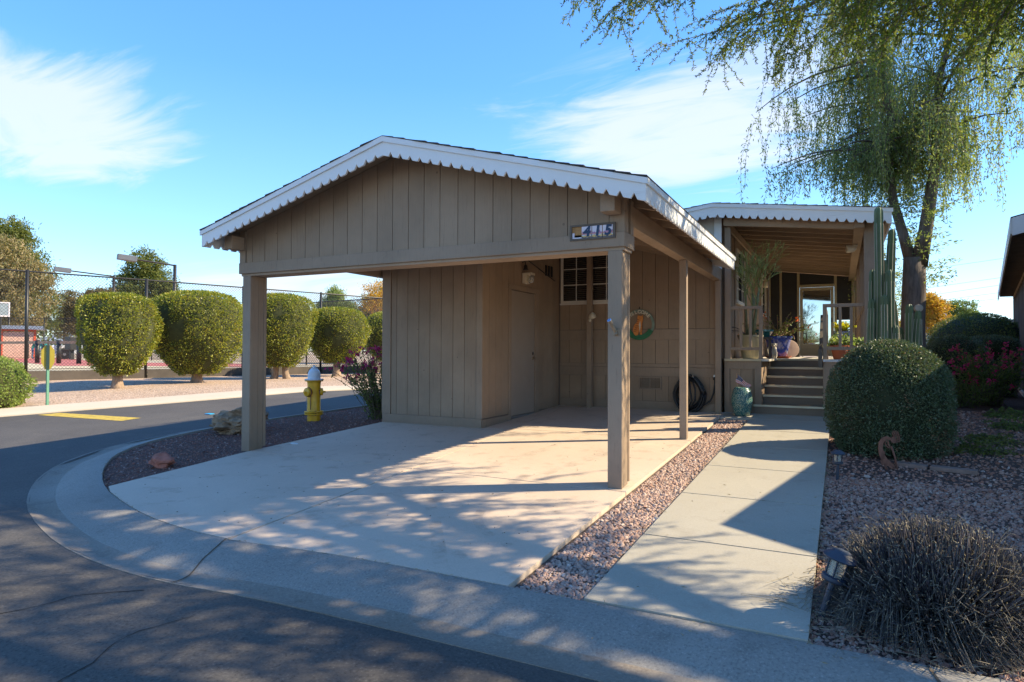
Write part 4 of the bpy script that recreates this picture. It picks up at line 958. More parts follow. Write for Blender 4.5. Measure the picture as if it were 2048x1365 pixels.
# garden stool / vase with a flag
s=thing('ceramic_vase','tall teal textured ceramic vase standing left of the porch steps','vase',(-1.475,11.38,gh(11.38)))
zb=gh(11.38)+.004
m_vase,t_,b_,o_=newmat('teal_beaded_glaze')
vo=nd('ShaderNodeTexVoronoi',t_); vo.inputs['Scale'].default_value=55; t_.links.new(nd('ShaderNodeTexCoord',t_).outputs['Object'],vo.inputs['Vector'])
t_.links.new(ramp(t_,[(.34,.40,.30),(.03,.13,.13)],vo.outputs['Distance'],[.25,.55]),b_.inputs['Base Color']); b_.inputs['Roughness'].default_value=.12
iv=nd('ShaderNodeMath',t_,operation='SUBTRACT'); iv.inputs[0].default_value=1; t_.links.new(vo.outputs['Distance'],iv.inputs[1]); bump(t_,b_,iv.outputs[0],.5,.01)
link('body',B().lathe([(.095,0),(.115,.012),(.14,.08),(.163,.17),(.170,.25),(.162,.34),(.140,.42),(.115,.462),(.105,.47),(.10,.455),(.12,.40)],(-1.475,11.38,zb),36),m_vase,s,smooth=True)
s=thing('small_flag','small striped American flag on a stick standing in the teal vase','flag',(-1.55,11.38,zb+.44))
link('stick',B().tube([(-1.53,11.38,zb+.12),(-1.555,11.375,zb+.70)],.006,6),simple('pale_wood_stick',(.50,.30,.16),.6),s)
m_fr=simple('flag_red',(.42,.02,.05),.7); m_fw=simple('flag_white',(.70,.66,.68),.7); m_fb=simple('flag_blue',(.03,.045,.13),.7)
b=B(); A=Vector((-1.553,11.375,zb+.685)); nst=13
def fp(u,v):  # u along fly, v along hoist; fly droops down to the right
    return A+Vector((.21*u+.018*math.sin(v*7),-.02*math.sin(u*5+v*2),-.17*u-.17*v*(.9-.45*u)+.012*math.sin(u*7)))
for k in range(nst):
    g_=[fp(i/8,(k+j)/nst) for i in range(9) for j in (0,1)]
    b.add(g_,[(2*i,2*i+1,2*i+3,2*i+2) for i in range(8)],0 if k%2==0 else 1)
link('stripes',b,[m_fr,m_fw],s)
b=B()
for sg in (-.0025,.0025):
    g_=[fp(i/8*.0+i*.05,j*.54/4)+Vector((0,sg,.0)) for i in range(9) for j in range(5)]
    b.add(g_,[(5*i+j,5*i+j+1,5*i+6+j,5*i+5+j) for i in range(8) for j in range(4)])
link('canton',b,m_fb,s)
b=B()
for r_ in range(5):
    for c_ in range(6-(r_%2)):
        u=(c_+.5+(r_%2)*.5)*.4/6; v=(r_+.6)*.54/5.4; q=fp(u,v)+Vector((0,-.004,0)); b.lathe([(.0035,0),(.0035,.0006)],q,5,(0,-1,0))
link('stars',b,m_fw,s)
# porch lamps
for x,y,z,lb,dv in ((-1.82,14.9,3.38,'cream wall lantern beside the first porch window','a'),(-1.82,17.5,3.33,'cream wall lantern further back on the porch wall','b')):
    s=thing('porch_lamp',lb,'wall lamp',(x,y,z),'wall lamps along the porch')
    link('bracket',B().box(x-.008,x+.012,y-.05,y+.05,z-.18,z+.02).box(x+.012,x+.16,y-.03,y+.03,z-.02,z+.02),m_cream2,s,bevel=.004)
    link('shade',B().lathe([(.035,.0),(.06,-.02),(.065,-.12),(.055,-.17),(.05,-.165)],(x+.13,y,z-.021),16),m_cream2,s,smooth=True)
s=thing('spotlight','cream spotlight under the right beam of the porch roof','wall lamp',(.19,13.4,3.28))
link('base',B().lathe([(.045,0),(.045,.02),(.02,.05)],(.235,13.3,3.469),14,(0,0,-1)),m_cream2,s,smooth=True)
link('lamp_head',B().lathe([(.02,0),(.05,.03),(.068,.08),(.070,.16),(.06,.165)],(.26,13.3,3.40),16,(-.9,-.2,-.05)),m_cream2,s,smooth=True)
# ---- pots on the porch
def pot(b,c,r0,r1,h,n=28,lip=.015):
    return b.lathe([(r0*.9,0),(r0,.01),(r1,h-.04),(r1+lip,h-.035),(r1+lip,h),(r1-.01,h),(r1-.02,h-.05)],c,n)
s=thing('beige_pot','large beige tapered pot behind the left porch railing holding a pencil cactus','pot',(-1.43,12.15,PZ))
link('body',pot(B(),(-1.43,12.15,PZ+.003),.14,.205,.42),m_beigepot,s,smooth=50)
link('soil',B().lathe([(.195,0),(.19,.006)],(-1.43,12.15,PZ+.37),20),m_soil,s)
s=thing('pencil_cactus','tall thin stemmed green pencil cactus growing from the beige pot','plant',(-1.43,12.15,PZ+.36))
rs=random.Random(5); bt=B(); bg_=B()
def tw(b,p,d,l,r,dep):
    q=p; pts=[p]
    for i in range(3):
        d=(d+Vector((rs.uniform(-.22,.22),rs.uniform(-.22,.22),rs.uniform(-.12,.16)))).normalized(); q=q+d*l/3; pts.append(q)
    b.tube(pts,[r,r*.95,r*.9,r*.7],5)
    if dep>0:
        for _ in range(rs.choice((2,2,3))):
            nd_=(d+Vector((rs.uniform(-.8,.8),rs.uniform(-.8,.8),rs.uniform(-.2,.7)))).normalized(); tw(b,q,nd_,l*.82,max(.0045,r*.75),dep-1)
m_pc=simple('pencil_cactus_green',(.24,.29,.09),.5,.3,10)
for a in range(5):
    p0=Vector((-1.43+rs.uniform(-.08,.08),12.15+rs.uniform(-.08,.08),PZ+.37)); d=Vector((rs.uniform(-.12,.2),rs.uniform(-.1,.1),1)).normalized()
    q=p0+d*rs.uniform(.7,1.0); bt.tube([p0,p0+d*.3,q],[.026,.022,.016],7)
    for k in range(3): tw(bg_,p0+(q-p0)*rs.uniform(.65,1),(d+Vector((rs.uniform(-.5,.7),rs.uniform(-.6,.4),.3))).normalized(),.30,.007,3)
link('stem',bt,simple('corky_stem',(.22,.22,.11),.8,.3,12),s,smooth=True)
link('twigs',bg_,m_pc,s,smooth=True)['kind']='stuff'
bb=B()
for k in range(5):
    a=rs.uniform(2.4,3.8); pts=[Vector((-1.5,12.12,PZ+.42))]
    d=Vector((-.5,-.1,.9+rs.uniform(-.3,.3)))
    for i in range(6): d=(d+Vector((-.12+rs.uniform(-.25,.25),0,-.30))).normalized(); pts.append(pts[-1]+d*.075)
    bb.tube(pts,.004,4)
link('dry_stems',bb,m_barkd,s)
s=thing('teal_pot','small teal glazed bowl on the porch behind the beige pot','pot',(-1.28,12.9,PZ))
link('bowl',pot(B(),(-1.28,12.9,PZ+.40),.10,.16,.14),simple('teal_glaze',(.03,.16,.17),.2,.2,coat=.4),s,smooth=50)
link('stand',B().box(-1.42,-1.14,12.78,13.02,PZ+.36,PZ+.40).box(-1.40,-1.37,12.80,12.83,PZ,PZ+.36).box(-1.19,-1.16,12.80,12.83,PZ,PZ+.36).box(-1.40,-1.37,12.97,13.0,PZ,PZ+.36).box(-1.19,-1.16,12.97,13.0,PZ,PZ+.36),m_barkd,s)
s=thing('blue_pot','shiny cobalt blue glazed pot on a red saucer at the top of the steps','pot',(-1.12,13.95,PZ))
bc=(-1.12,13.95,PZ+.04)
link('saucer',B().lathe([(.20,0),(.255,.035),(.26,.04),(.24,.04)],(bc[0],bc[1],PZ+.002),26),m_terra,s,smooth=True)
link('body',pot(B(),bc,.17,.25,.40,lip=.02),m_blue,s,smooth=50)
link('soil',B().lathe([(.235,0),(.23,.006)],(bc[0],bc[1],bc[2]+.36),20),m_soil,s)
s=thing('clay_saucer','round pinkish clay disc leaning behind the blue pot','saucer',(-.84,14.15,PZ))
link('disc',B().lathe([(.0,0),(.18,0),(.19,.015),(.17,.02),(0,.012)],(-.93,14.25,PZ+.19),28,(.45,-1,.25)),simple('pale_clay',(.52,.36,.27),.7,.1),s,smooth=40)
# leafy sprawling plant in blue pot
def stemplant(name,label,base,n,spread,height,leafm,stemm,lsize,droop=.2,seed=1,lp=6,bias=(0,0,0),flower=None,cat='plant',stem_r=.006,parent_thing=None):
    rs=np.random.default_rng(seed); s=thing(name,label,cat,base); bs=B(); LP=[];LD=[];ends=[]
    for i in range(n):
        p=Vector(base)+Vector((rs.normal(0,spread*.12),rs.normal(0,spread*.12),0)); a=rs.uniform(0,6.28); k=rs.uniform(.2,1)
        d=Vector((math.cos(a)*spread*k+bias[0],math.sin(a)*spread*k+bias[1],height*rs.uniform(.6,1)+bias[2])); Ls=d.length; d.normalize(); pts=[p]
        for j in range(6):
            d=(d+Vector((rs.normal(0,.13),rs.normal(0,.13),-droop*.25+rs.normal(0,.05)))).normalized(); pts.append(pts[-1]+d*Ls/6)
            for _ in range(lp): LP.append(pts[-1]-d*Ls/6*rs.random()); LD.append(Vector(rs.normal(0,1,3))+d*.6)
        bs.tube(pts,[stem_r]*3+[stem_r*.7]*4,4); ends.append(pts[-1])
    link('stems',bs,stemm,s)['kind']='stuff'
    V,Fc=leaves(np.array(LP),np.array(LD),rs.uniform(lsize*.6,lsize*1.2,len(LP)),lsize*.5,rs=rs); npmesh('leaves',V,Fc,leafm,s)['kind']='stuff'
    if flower:
        fm,cnt,fs=flower; idx=rs.choice(len(ends),min(cnt,len(ends)),replace=False); P=[];D=[]
        for i in idx:
            for _ in range(10): P.append(Vector(ends[i])+Vector(rs.normal(0,fs*.5,3)));D.append(rs.normal(0,1,3))
        V,Fc=leaves(np.array(P),np.array(D),fs,fs*.8,rs=rs); npmesh('flowers',V,Fc,fm,s)['kind']='stuff'
    return s
stemplant('flowering_plant','spiny sprawling plant with small green leaves and orange flowers in the blue pot',(-1.12,13.95,PZ+.38),38,.75,.62,m_green,simple('reddish_stem',(.30,.16,.09),.7),.05,droop=.5,seed=4,lp=3,bias=(.05,-.1,0),flower=(m_orange,5,.05))
# dog figurine
s=thing('dog_figurine','small white stone dog figurine sitting at the top left corner of the steps','figurine',(-1.13,13.20,PZ))
m_stone=simple('white_cast_stone',(.62,.56,.47),.8,.25,16,bs=.4)
b=B().blob((-1.13,13.33,PZ+.08),(.055,.08,.08),2,.1,1).blob((-1.13,13.28,PZ+.16),(.045,.05,.085),2,.1,2).blob((-1.13,13.25,PZ+.255),(.042,.05,.042),2,.05,3).blob((-1.13,13.195,PZ+.24),(.02,.03,.018),1,.05,4)
link('body',b,m_stone,s,smooth=True)
for sx in (-1,1):
    link('front_leg',B().tube([(-1.13+.028*sx,13.255,PZ+.15),(-1.13+.03*sx,13.24,PZ+.01),(-1.13+.03*sx,13.215,PZ+.008)],[.017,.014,.012],8),m_stone,s,smooth=True)
    link('ear',B().blob((-1.13+.042*sx,13.26,PZ+.262),(.012,.02,.035),1,.05,5),m_stone,s,smooth=True)
# right hand pots
for i,(x,y,r,lb) in enumerate(((-.02,12.35,.135,'terracotta pot with a pale leafed plant behind the right porch railing, nearest the steps'),(.20,12.75,.11,'terracotta pot with green white plant in the corner behind the porch post'))):
    s=thing('terracotta_pot',lb,'pot',(x,y,PZ),'terracotta pots on the porch')
    link('body',pot(B(),(x,y,PZ+.003),r*.7,r,.24),m_terra,s,smooth=50)
    link('soil',B().lathe([(r-.01,0),(r-.012,.006)],(x,y,PZ+.2),16),m_soil,s)
    stemplant('leafy_plant',('pale green bushy plant spilling from the larger terracotta pot by the railing','light green plant filling the corner terracotta pot')[i],(x,y,PZ+.22),26,.26,.28,leafmat('variegated_leaf',[(.16,.26,.06),(.25,.36,.12),(.5,.55,.4),(.12,.2,.04)],.4) if i==0 else bpy.data.materials['variegated_leaf'],m_green,.055,droop=.7,seed=20+i,lp=7)
s=thing('blue_planter','dark blue planter with yellow green flowers on a stand near the far porch window','planter',(.05,18.2,PZ))
link('box',B().box(-.16,.22,18.1,18.35,PZ+.42,PZ+.66),m_blue,s,bevel=.015)
link('stand',B().box(-.17,.23,18.08,18.37,PZ+.38,PZ+.415).box(-.15,-.12,18.1,18.13,PZ,PZ+.38).box(.18,.21,18.1,18.13,PZ,PZ+.38).box(-.15,-.12,18.31,18.34,PZ,PZ+.38).box(.18,.21,18.31,18.34,PZ,PZ+.38),m_black,s)
stemplant('yellow_flowers','bright yellow green flowers crowding the dark blue planter',(.03,18.22,PZ+.64),50,.22,.26,leafmat('lime_yellow_leaf',[(.5,.5,.03),(.6,.55,.05),(.3,.4,.04)],.5),m_green,.05,droop=.2,seed=31,lp=8)
# ------------------------------------------------------------ fire hydrant
hx,hy=-8.18,8.5; hz0=gh(hy)-.03
s=thing('fire_hydrant','yellow fire hydrant with a pale grey white bonnet in the red gravel bed','fire hydrant',(hx,hy,hz0))
link('standpipe',B().lathe([(.112,0),(.112,.115),(.118,.12)],(hx,hy,hz0-.02),28),m_yhyd,s,smooth=40)
for z in (.105,.142):
    link('flange',B().lathe([(.155,0),(.160,.004),(.160,.024),(.155,.028)],(hx,hy,hz0+z),28),m_yhyd,s,smooth=40)
for k in range(8):
    a=k*math.pi/4+.2; link('bolt',B().lathe([(.013,0),(.013,.085)],(hx+.138*math.cos(a),hy+.138*math.sin(a),hz0+.094),6),m_rust if k%3 else m_yhyd,s)
link('barrel',B().lathe([(.118,.0),(.113,.02),(.111,.45),(.115,.50),(.13,.515)],(hx,hy,hz0+.168),32),m_yhyd,s,smooth=40)
link('flange',B().lathe([(.150,0),(.155,.004),(.155,.018),(.150,.02)],(hx,hy,hz0+.683),28),m_yhyd,s,smooth=40)
link('bonnet',B().lathe([(.158,0),(.162,.004),(.162,.02),(.108,.024),(.107,.10),(.098,.14),(.078,.175),(.055,.195),(.058,.20),(.058,.212),(.04,.216),(.022,.218),(.022,.25),(.018,.255)],(hx,hy,hz0+.704),32),m_whyd,s,smooth=35)
cdir=Vector((0,0,1.5))-Vector((hx,hy,1.5)); cdir.z=0; cdir.normalize(); sd=Vector((-cdir.y,cdir.x,0))
d1=(-cdir.cross(Vector((0,0,1)))*.0+ (sd*-.62+cdir*.78)).normalized()
for dd,ln_,r_,nm in (((sd*-.75+cdir*.66),.175,.062,'nozzle'),((sd*.97+cdir*.1),.150,.052,'nozzle')):
    dd=dd.normalized() 
    b=B().lathe([(r_*.8,.08),(r_*.85,ln_-.065),(r_*1.2,ln_-.06),(r_*1.25,ln_-.015),(r_*1.1,ln_),(r_*.45,ln_+.006),(r_*.30,ln_+.01),(r_*.28,ln_+.045)],(hx,hy,hz0+.50),18,dd)
    nz=link(nm,b,m_yhyd,s,smooth=35)
    link('nozzle_ring',B().lathe([(r_*1.26,ln_-.062),(r_*1.36,ln_-.058),(r_*1.36,ln_-.046),(r_*1.26,ln_-.042)],(hx,hy,hz0+.50),18,dd),m_rust,nz,smooth=35)
pp=Vector((hx,hy,hz0+.46))+(sd*-.75+cdir*.66).normalized()*.15
link('chain',B().tube([pp,pp+Vector((0,0,-.10))+sd*-.01,pp+Vector((0,0,-.16))],.005,5).tube([pp+Vector((0,0,-.17)),pp+Vector((0,0,-.27))-sd*.004],.004,5),m_steel,s)
link('rust_streak',B().bar(Vector((hx,hy,hz0+.20))+cdir*.114+sd*-.055,Vector((hx,hy,hz0+.44))+cdir*.114+sd*-.055,.012,.004,upv=cdir),m_rust,s)
# ------------------------------------------------------------ rocks
s=solo('boulder',B().blob((-8.36,7.14,gh(7)+.20),(.40,.26,.145),4,.55,2,fq=1.9).blob((-8.46,7.03,gh(7)+.06),(.33,.25,.17),4,.55,6,fq=1.9),m_rock,'tan grey boulder at the kerb edge left of the front left post','rock',(-8.35,7.1,gh(7)-.03),smooth=22)
solo('red_rock',B().blob((-7.10,4.93,gh(4.9)+.04),(.15,.12,.085),3,.45,11,fq=1.4),m_rrock,'small reddish sandstone rock in the front of the red gravel bed','rock',(-7.1,4.93,gh(4.9)-.03),smooth=18)
solo('white_stone',B().blob((-6.65,6.55,gh(6.5)),(.07,.035,.02),2,.3,3),simple('bluish_white_stone',(.5,.55,.58),.7),'flat pale stone chip beside the driveway behind the left post','rock',(-6.95,6.6,gh(6.6)-.03))
# ------------------------------------------------------------ sign by the far street
sx_,sy_=-15.5,8.05; sz=gh(8)-.02
s=thing('street_sign','yellow eight sided sign seen edge on, on a green post by the far kerb','sign',(sx_,sy_,sz))
link('post',B().bar((sx_,sy_,sz),(sx_,sy_,sz+1.22),.035,.05),simple('green_post_paint',(.10,.25,.17),.6),s)
dv=Vector((.55,.9,0)).normalized(); nv_=Vector((dv.y,-dv.x,0)); cc=Vector((sx_,sy_,sz+1.0))+nv_*.03
P=[cc+dv*(.21*x)+Vector((0,0,z)) for x,z in ((-1,-.09),(-.42,-.21),(.42,-.21),(1,-.09),(1,.13),(.42,.24),(-.42,.24),(-1,.13))]
cdir2=-Vector((sx_,sy_,0)).normalized(); dvv=Vector((-cdir2.y,cdir2.x,0))
P=[Vector((sx_,sy_,sz+1.05))+cdir2*.04+dvv*(.12*x)+Vector((0,0,z)) for x,z in ((-1,-.10),(-.42,-.245),(.42,-.245),(1,-.10),(1,.16),(.42,.27),(-.42,.27),(-1,.16))]
pl=link('plate',B().prism(P,-cdir2*.006),simple('dull_yellow_panel',(.36,.28,.03),.5),s)
link('plate_bar',B().prism([Vector((sx_,sy_,sz+1.05))+cdir2*.046+dvv*x+Vector((0,0,z)) for x,z in ((-.03,-.24),(.03,-.24),(.03,.28),(-.03,.28))],cdir2*.02),simple('dark_green_channel',(.02,.045,.04),.5),s)
# ------------------------------------------------------------ court fence
FP=[(-29.5,-6.0),(-28.3,-2.5),(-26.9,2.2),(-25.3,7.0),(-24.0,11.8),(-22.9,15.2),(-21.9,18.7),(-20.9,22.1),(-20.0,25.5)]
F2=[(-20.0,25.5),(-25.7,26.12),(-32,27.6),(-39,29.3),(-46,31),(-53,32.6)]
F3=[(-53,32.6),(-58,29.8),(-64,27),(-72,23),(-80,19)]
zf0,zf1=.50,4.10
def fence(path,label,step,loc,mesh_r=.0035,zb=.80,kick=True):
    s=thing('chain_link_fence',label,'fence',loc)
    for i,(x,y) in enumerate(path):
        link('fence_post',B().tube([(x,y,.36),(x,y,zf1+.05)],.05 if kick else .04,10),m_black,s,smooth=True)
    for i in range(len(path)-1):
        a=Vector((*path[i],0));c=Vector((*path[i+1],0))
        for z in (zf1,zb+.06) : link('rail',B().tube([a+Vector((0,0,z)),c+Vector((0,0,z))],.028 if z>3 else .012,6),m_black if kick or z<3 else m_black,s)
        if kick: 
            d=(c-a).normalized(); nn=Vector((d.y,-d.x,0))*.03
            link('kickboard',B().prism([a+nn+d*.05+Vector((0,0,.42)),c+nn-d*.05+Vector((0,0,.42)),c+nn-d*.05+Vector((0,0,.80)),a+nn+d*.05+Vector((0,0,.80))],nn),m_brownwall,s)
            V=[];Fc=[]
    # mesh wires
    V=[];Fc=[];k=0
    for i in range(len(path)-1):
        a=np.array([*path[i],0.]);c=np.array([*path[i+1],0.]);Ls=np.linalg.norm(c-a);d=(c-a)/Ls;H=zf1-zb; nn=np.array([d[1],-d[0],0])
        for sgn in (1,-1):
            u=-H
            while u<Ls+H:
                u0,z0,u1,z1=u,zb,u+H*sgn,zf1
                lo_,hi_=(u0,u1)
                # clip to panel
                def at(t): return u0+(u1-u0)*t
                t0,t1=0.,1.
                if sgn>0:
                    if u0<0: t0=-u0/H
                    if u1>Ls: t1=(Ls-u0)/H
                else:
                    if u0>Ls: t0=(u0-Ls)/H
                    if u1<0: t1=u0/H
                if t1>t0:
                    p=a+d*at(t0)+np.array([0,0,zb+H*t0]); q=a+d*at(t1)+np.array([0,0,zb+H*t1]); w_=(q-p)/np.linalg.norm(q-p); e1=np.cross(w_,nn)*mesh_r; e2=nn*mesh_r
                    for r_ in (p,q): V+= [r_+e1,r_-e1*.5+e2*.87,r_-e1*.5-e2*.87]
                    Fc+=[(k,k+1,k+4,k+3),(k+1,k+2,k+5,k+4),(k+2,k,k+3,k+5)]; k+=6
                u+=step
    npmesh('chain_link',np.array(V),np.array(Fc),m_black,s)['kind']='stuff'
    return s
fence(FP,'tall black chain link court fence on a dark kickboard behind the clipped trees',.105,(-24,11.8,.4),.0048)
fence(F2,'black chain link fence running along the far right side of the court',.16,(-36,28.5,.4),.008,kick=False)
fence(F3,'distant black chain link fence behind the red trimmed hut',.22,(-66,26,.4),.008,kick=False)
s=thing('notice_board','small white notice on the court fence behind the fourth clipped tree','sign',(-20.3,24.6,2.1))
link('board',B().prism([Vector((-20.25,24.4,1.85)),Vector((-20.13,24.8,1.85)),Vector((-20.13,24.8,2.25)),Vector((-20.25,24.4,2.25))],(.02,-.006,0)),m_fw,s)
link('print',B().prism([Vector((-20.222,24.45,2.10)),Vector((-20.12,24.75,2.10)),Vector((-20.12,24.75,2.17)),Vector((-20.222,24.45,2.17))],(.004,-.001,0)),m_nv,s)
# court lamps
m_lh=simple('lamp_head_metal',(.10,.11,.13),.5)
for x,y,zt_,hx_,hy_,lb in ((-34.83,24.84,6.53,-35.6,22.9,'court light pole with box lamp above the second clipped tree'),(-46.03,28.12,6.79,-46.9,25.6,'court light pole with box lamp above the first clipped tree'),(-68,32,5.0,-68.4,31.2,'slim lamp post far beyond the court')):
    s=thing('court_light',lb,'light pole',(x,y,.72),'court lights')
    link('pole',B().tube([(x,y,.7),(x,y,zt_)],.09,8),m_black,s,smooth=True)
    a=Vector((x,y,zt_-.05)); h_=Vector((hx_,hy_,zt_+.12)); d=(h_-a).normalized(); link('arm',B().tube([a,h_],.05,6),m_black,s)
    link('lamp_head',B().bar(h_-d*.1,h_+d*.85,.40,.30),m_lh,s,bevel=.02)
# basketball backboard
s=thing('basketball_hoop','basketball backboard with white border at the far left edge','basketball hoop',(-46.6,20.9,.74))
dn_=Vector((.45,-.89,0)) 
cdn=-Vector((-46.3,21.0,0)).normalized(); sdn=Vector((-cdn.y,cdn.x,0))*-1
bc_=Vector((-46.3,21.0,4.0))
def bq(u,z,d=0): return bc_+sdn*u+Vector((0,0,z))+cdn*d
link('backboard',B().prism([bq(-.75,-.45),bq(.75,-.45),bq(.75,.45),bq(-.75,.45)],-cdn*.03),simple('smoky_acrylic',(.25,.3,.33),.2),s)
for q in (((-.75,-.45),(.75,-.38)),((-.75,.38),(.75,.45)),((-.75,-.379),(-.68,.379)),((.68,-.379),(.75,.379))):
    (u0,z0),(u1,z1)=q; link('border',B().prism([bq(u0,z0,.003),bq(u1,z0,.003),bq(u1,z1,.003),bq(u0,z1,.003)],cdn*.02),m_fw,s)
link('rim',B().tube([bq(.22*math.cos(a),-.3,.25+.22*math.sin(a)) for a in np.linspace(0,6.283,17)],.02,5),simple('orange_rim',(.7,.12,.03),.5),s)
link('pole',B().tube([bq(-.3,.0,-.05),bq(-.3,0,-1.0),bq(-.3,-3.3,-1.2)],.06,8),m_black,s)
# hut
hc=Vector((-63.35,30.64,.74)); hd=-Vector((hc.x,hc.y,0)).normalized(); hs2=Vector((-hd.y,hd.x,0))*-1
def hq(u,z,d=0): return hc+hs2*u+hd*d+Vector((0,0,z))
s=thing('court_hut','small pink hut with red corner posts and a pale metal roof beyond the court','shed',tuple(hc))
link('wall',B().prism([hq(-1.0,0),hq(1.15,0),hq(1.15,2.3),hq(-1.0,2.3)],-hd*2),simple('pink_stucco',(.62,.40,.32),.9),s)
for u in (-1.15,1.15): link('corner_post',B().prism([hq(u,0,.05),hq(u+.18,0,.05),hq(u+.18,2.35,.05),hq(u,2.35,.05)],-hd*.2),simple('red_orange_trim',(.62,.09,.03),.7),s)
link('beam',B().prism([hq(-1.15,2.36,.06),hq(1.33,2.36,.06),hq(1.33,2.52,.06),hq(-1.15,2.52,.06)],-hd*.1),bpy.data.materials['red_orange_trim'],s)
link('roof',B().prism([hq(-1.8,2.53,.5),hq(1.4,2.53,.5),hq(1.3,2.85,.2),hq(-1.6,2.85,.2)],-hd*2.6),m_steel,s)
link('door',B().prism([hq(-.65,0,.02),hq(-.35,0,.02),hq(-.35,2.1,.02),hq(-.65,2.1,.02)],-hd*.015),m_black,s)
# rail fence with black posts inside the court
s=thing('rail_fence','low tan wooden rail on black posts across the court','fence',(-36,17,.74))
RP=[(-52.46,21.58),(-46.6,21.19),(-41.49,20.98),(-39.3,20.97),(-37.77,21.19),(-36.6,21.7)]
for x,y in RP: link('fence_post',B().tube([(x,y,.72),(x,y,2.05)],.12,10),m_black,s,smooth=True)
for i in range(len(RP)-1): link('rail',B().bar((*RP[i],1.93),(*RP[i+1],1.93),.10,.15),simple('tan_timber_rail',(.34,.23,.16),.9,.2) if i==0 else bpy.data.materials['tan_timber_rail'],s)
# pickup truck
def truck(loc,ang):
    s=thing('pickup_truck','white pickup truck parked beyond the court','truck',loc)
    ca,sa=math.cos(ang),math.sin(ang)
    def q(x,y,z): return (loc[0]+x*ca-y*sa,loc[1]+x*sa+y*ca,loc[2]+z)
    m=simple('white_car_paint',(.66,.68,.70),.3,.03,coat=.6); mg=m_glass
    # profile along x (front at -x)
    def arch(cx_,n=9): return [(cx_-.52*math.cos(a),.42+.52*math.sin(a)) for a in np.linspace(0,math.pi,n)]
    pr=[(-2.75,.42)]+[(x,z) for x,z in arch(-1.75)]+[(x,z) for x,z in arch(1.75)]+[(2.75,.5),(2.8,1.15),(.75,1.18),(.70,1.22),(-.95,1.22),(-2.5,1.10),(-2.78,.95)]
    link('body',B().prism([q(x,-.95,z) for x,z in pr],Vector(q(0,.95,0))-Vector(q(0,-.95,0))),m,s,bevel=.04)
    cab=[(-.95,1.221),(.70,1.221),(.62,1.80),(.45,1.86),(-.15,1.86)]
    link('cab',B().prism([q(x,-.82,z) for x,z in cab],Vector(q(0,.82,0))-Vector(q(0,-.82,0))),m,s,bevel=.03)
    win=[(-.75,1.27),(.55,1.27),(.50,1.74),(-.15,1.76)]
    for yy in (-.835,.825): link('window',B().prism([q(x,yy,z) for x,z in win],Vector(q(0,.01,0))-Vector(q(0,0,0))),mg,s)
    link('windshield',B().prism([q(-.97,-.7,1.25),q(-.97,.7,1.25),q(-.21,.65,1.80),q(-.21,-.65,1.80)],Vector(q(-.02,0,.02))-Vector(q(0,0,0))),mg,s)
    ax_=Vector(q(0,1,0))-Vector(q(0,0,0))
    for x in (-1.75,1.75):
        for yy in (-.80,.80):
            c=Vector(q(x,yy,.42)); wl=link('wheel',B().lathe([(.22,-.11),(.40,-.12),(.43,-.08),(.43,.08),(.40,.12),(.22,.11)],c,22,ax_),m_rubber,s,smooth=40)
            link('rim',B().lathe([(.05,-.115),(.24,-.10),(.24,.10),(.05,.115)],c,12,ax_),m_steel,wl,smooth=40)
    link('bumper',B().prism([q(-2.86,-.9,.5),q(-2.86,.9,.5),q(-2.86,.9,.72),q(-2.86,-.9,.72)],Vector(q(.1,0,0))-Vector(q(0,0,0))),m_steel,s)
    for yy in (-.8,.62): link('headlight',B().prism([q(-2.80,yy,.80),q(-2.80,yy+.18,.80),q(-2.74,yy+.18,.95),q(-2.74,yy,.95)],Vector(q(-.02,0,0))-Vector(q(0,0,0))),m_lampg,s)
    return s
def at_px(px,py,d):
    r=fw+rt*((px-1024)/F)-up*((py-682.5)/F); p=Vector((0,0,1.5))+r*d; return p
tp=Vector((-56.88,32.8,.72)); td=Vector((-tp.y,tp.x,0)).normalized()   # side on to the street
truck(tuple(tp),math.atan2(-td.y,-td.x)+math.pi)
s=thing('utility_box','tall black utility cabinet in front of the white truck','cabinet',(-54,29.8,.72))
link('cabinet',B().box(-54.35,-53.6,29.4,30.2,1.5,2.55).box(-54.1,-53.9,29.6,29.9,.7,1.5),m_black,s,bevel=.03)
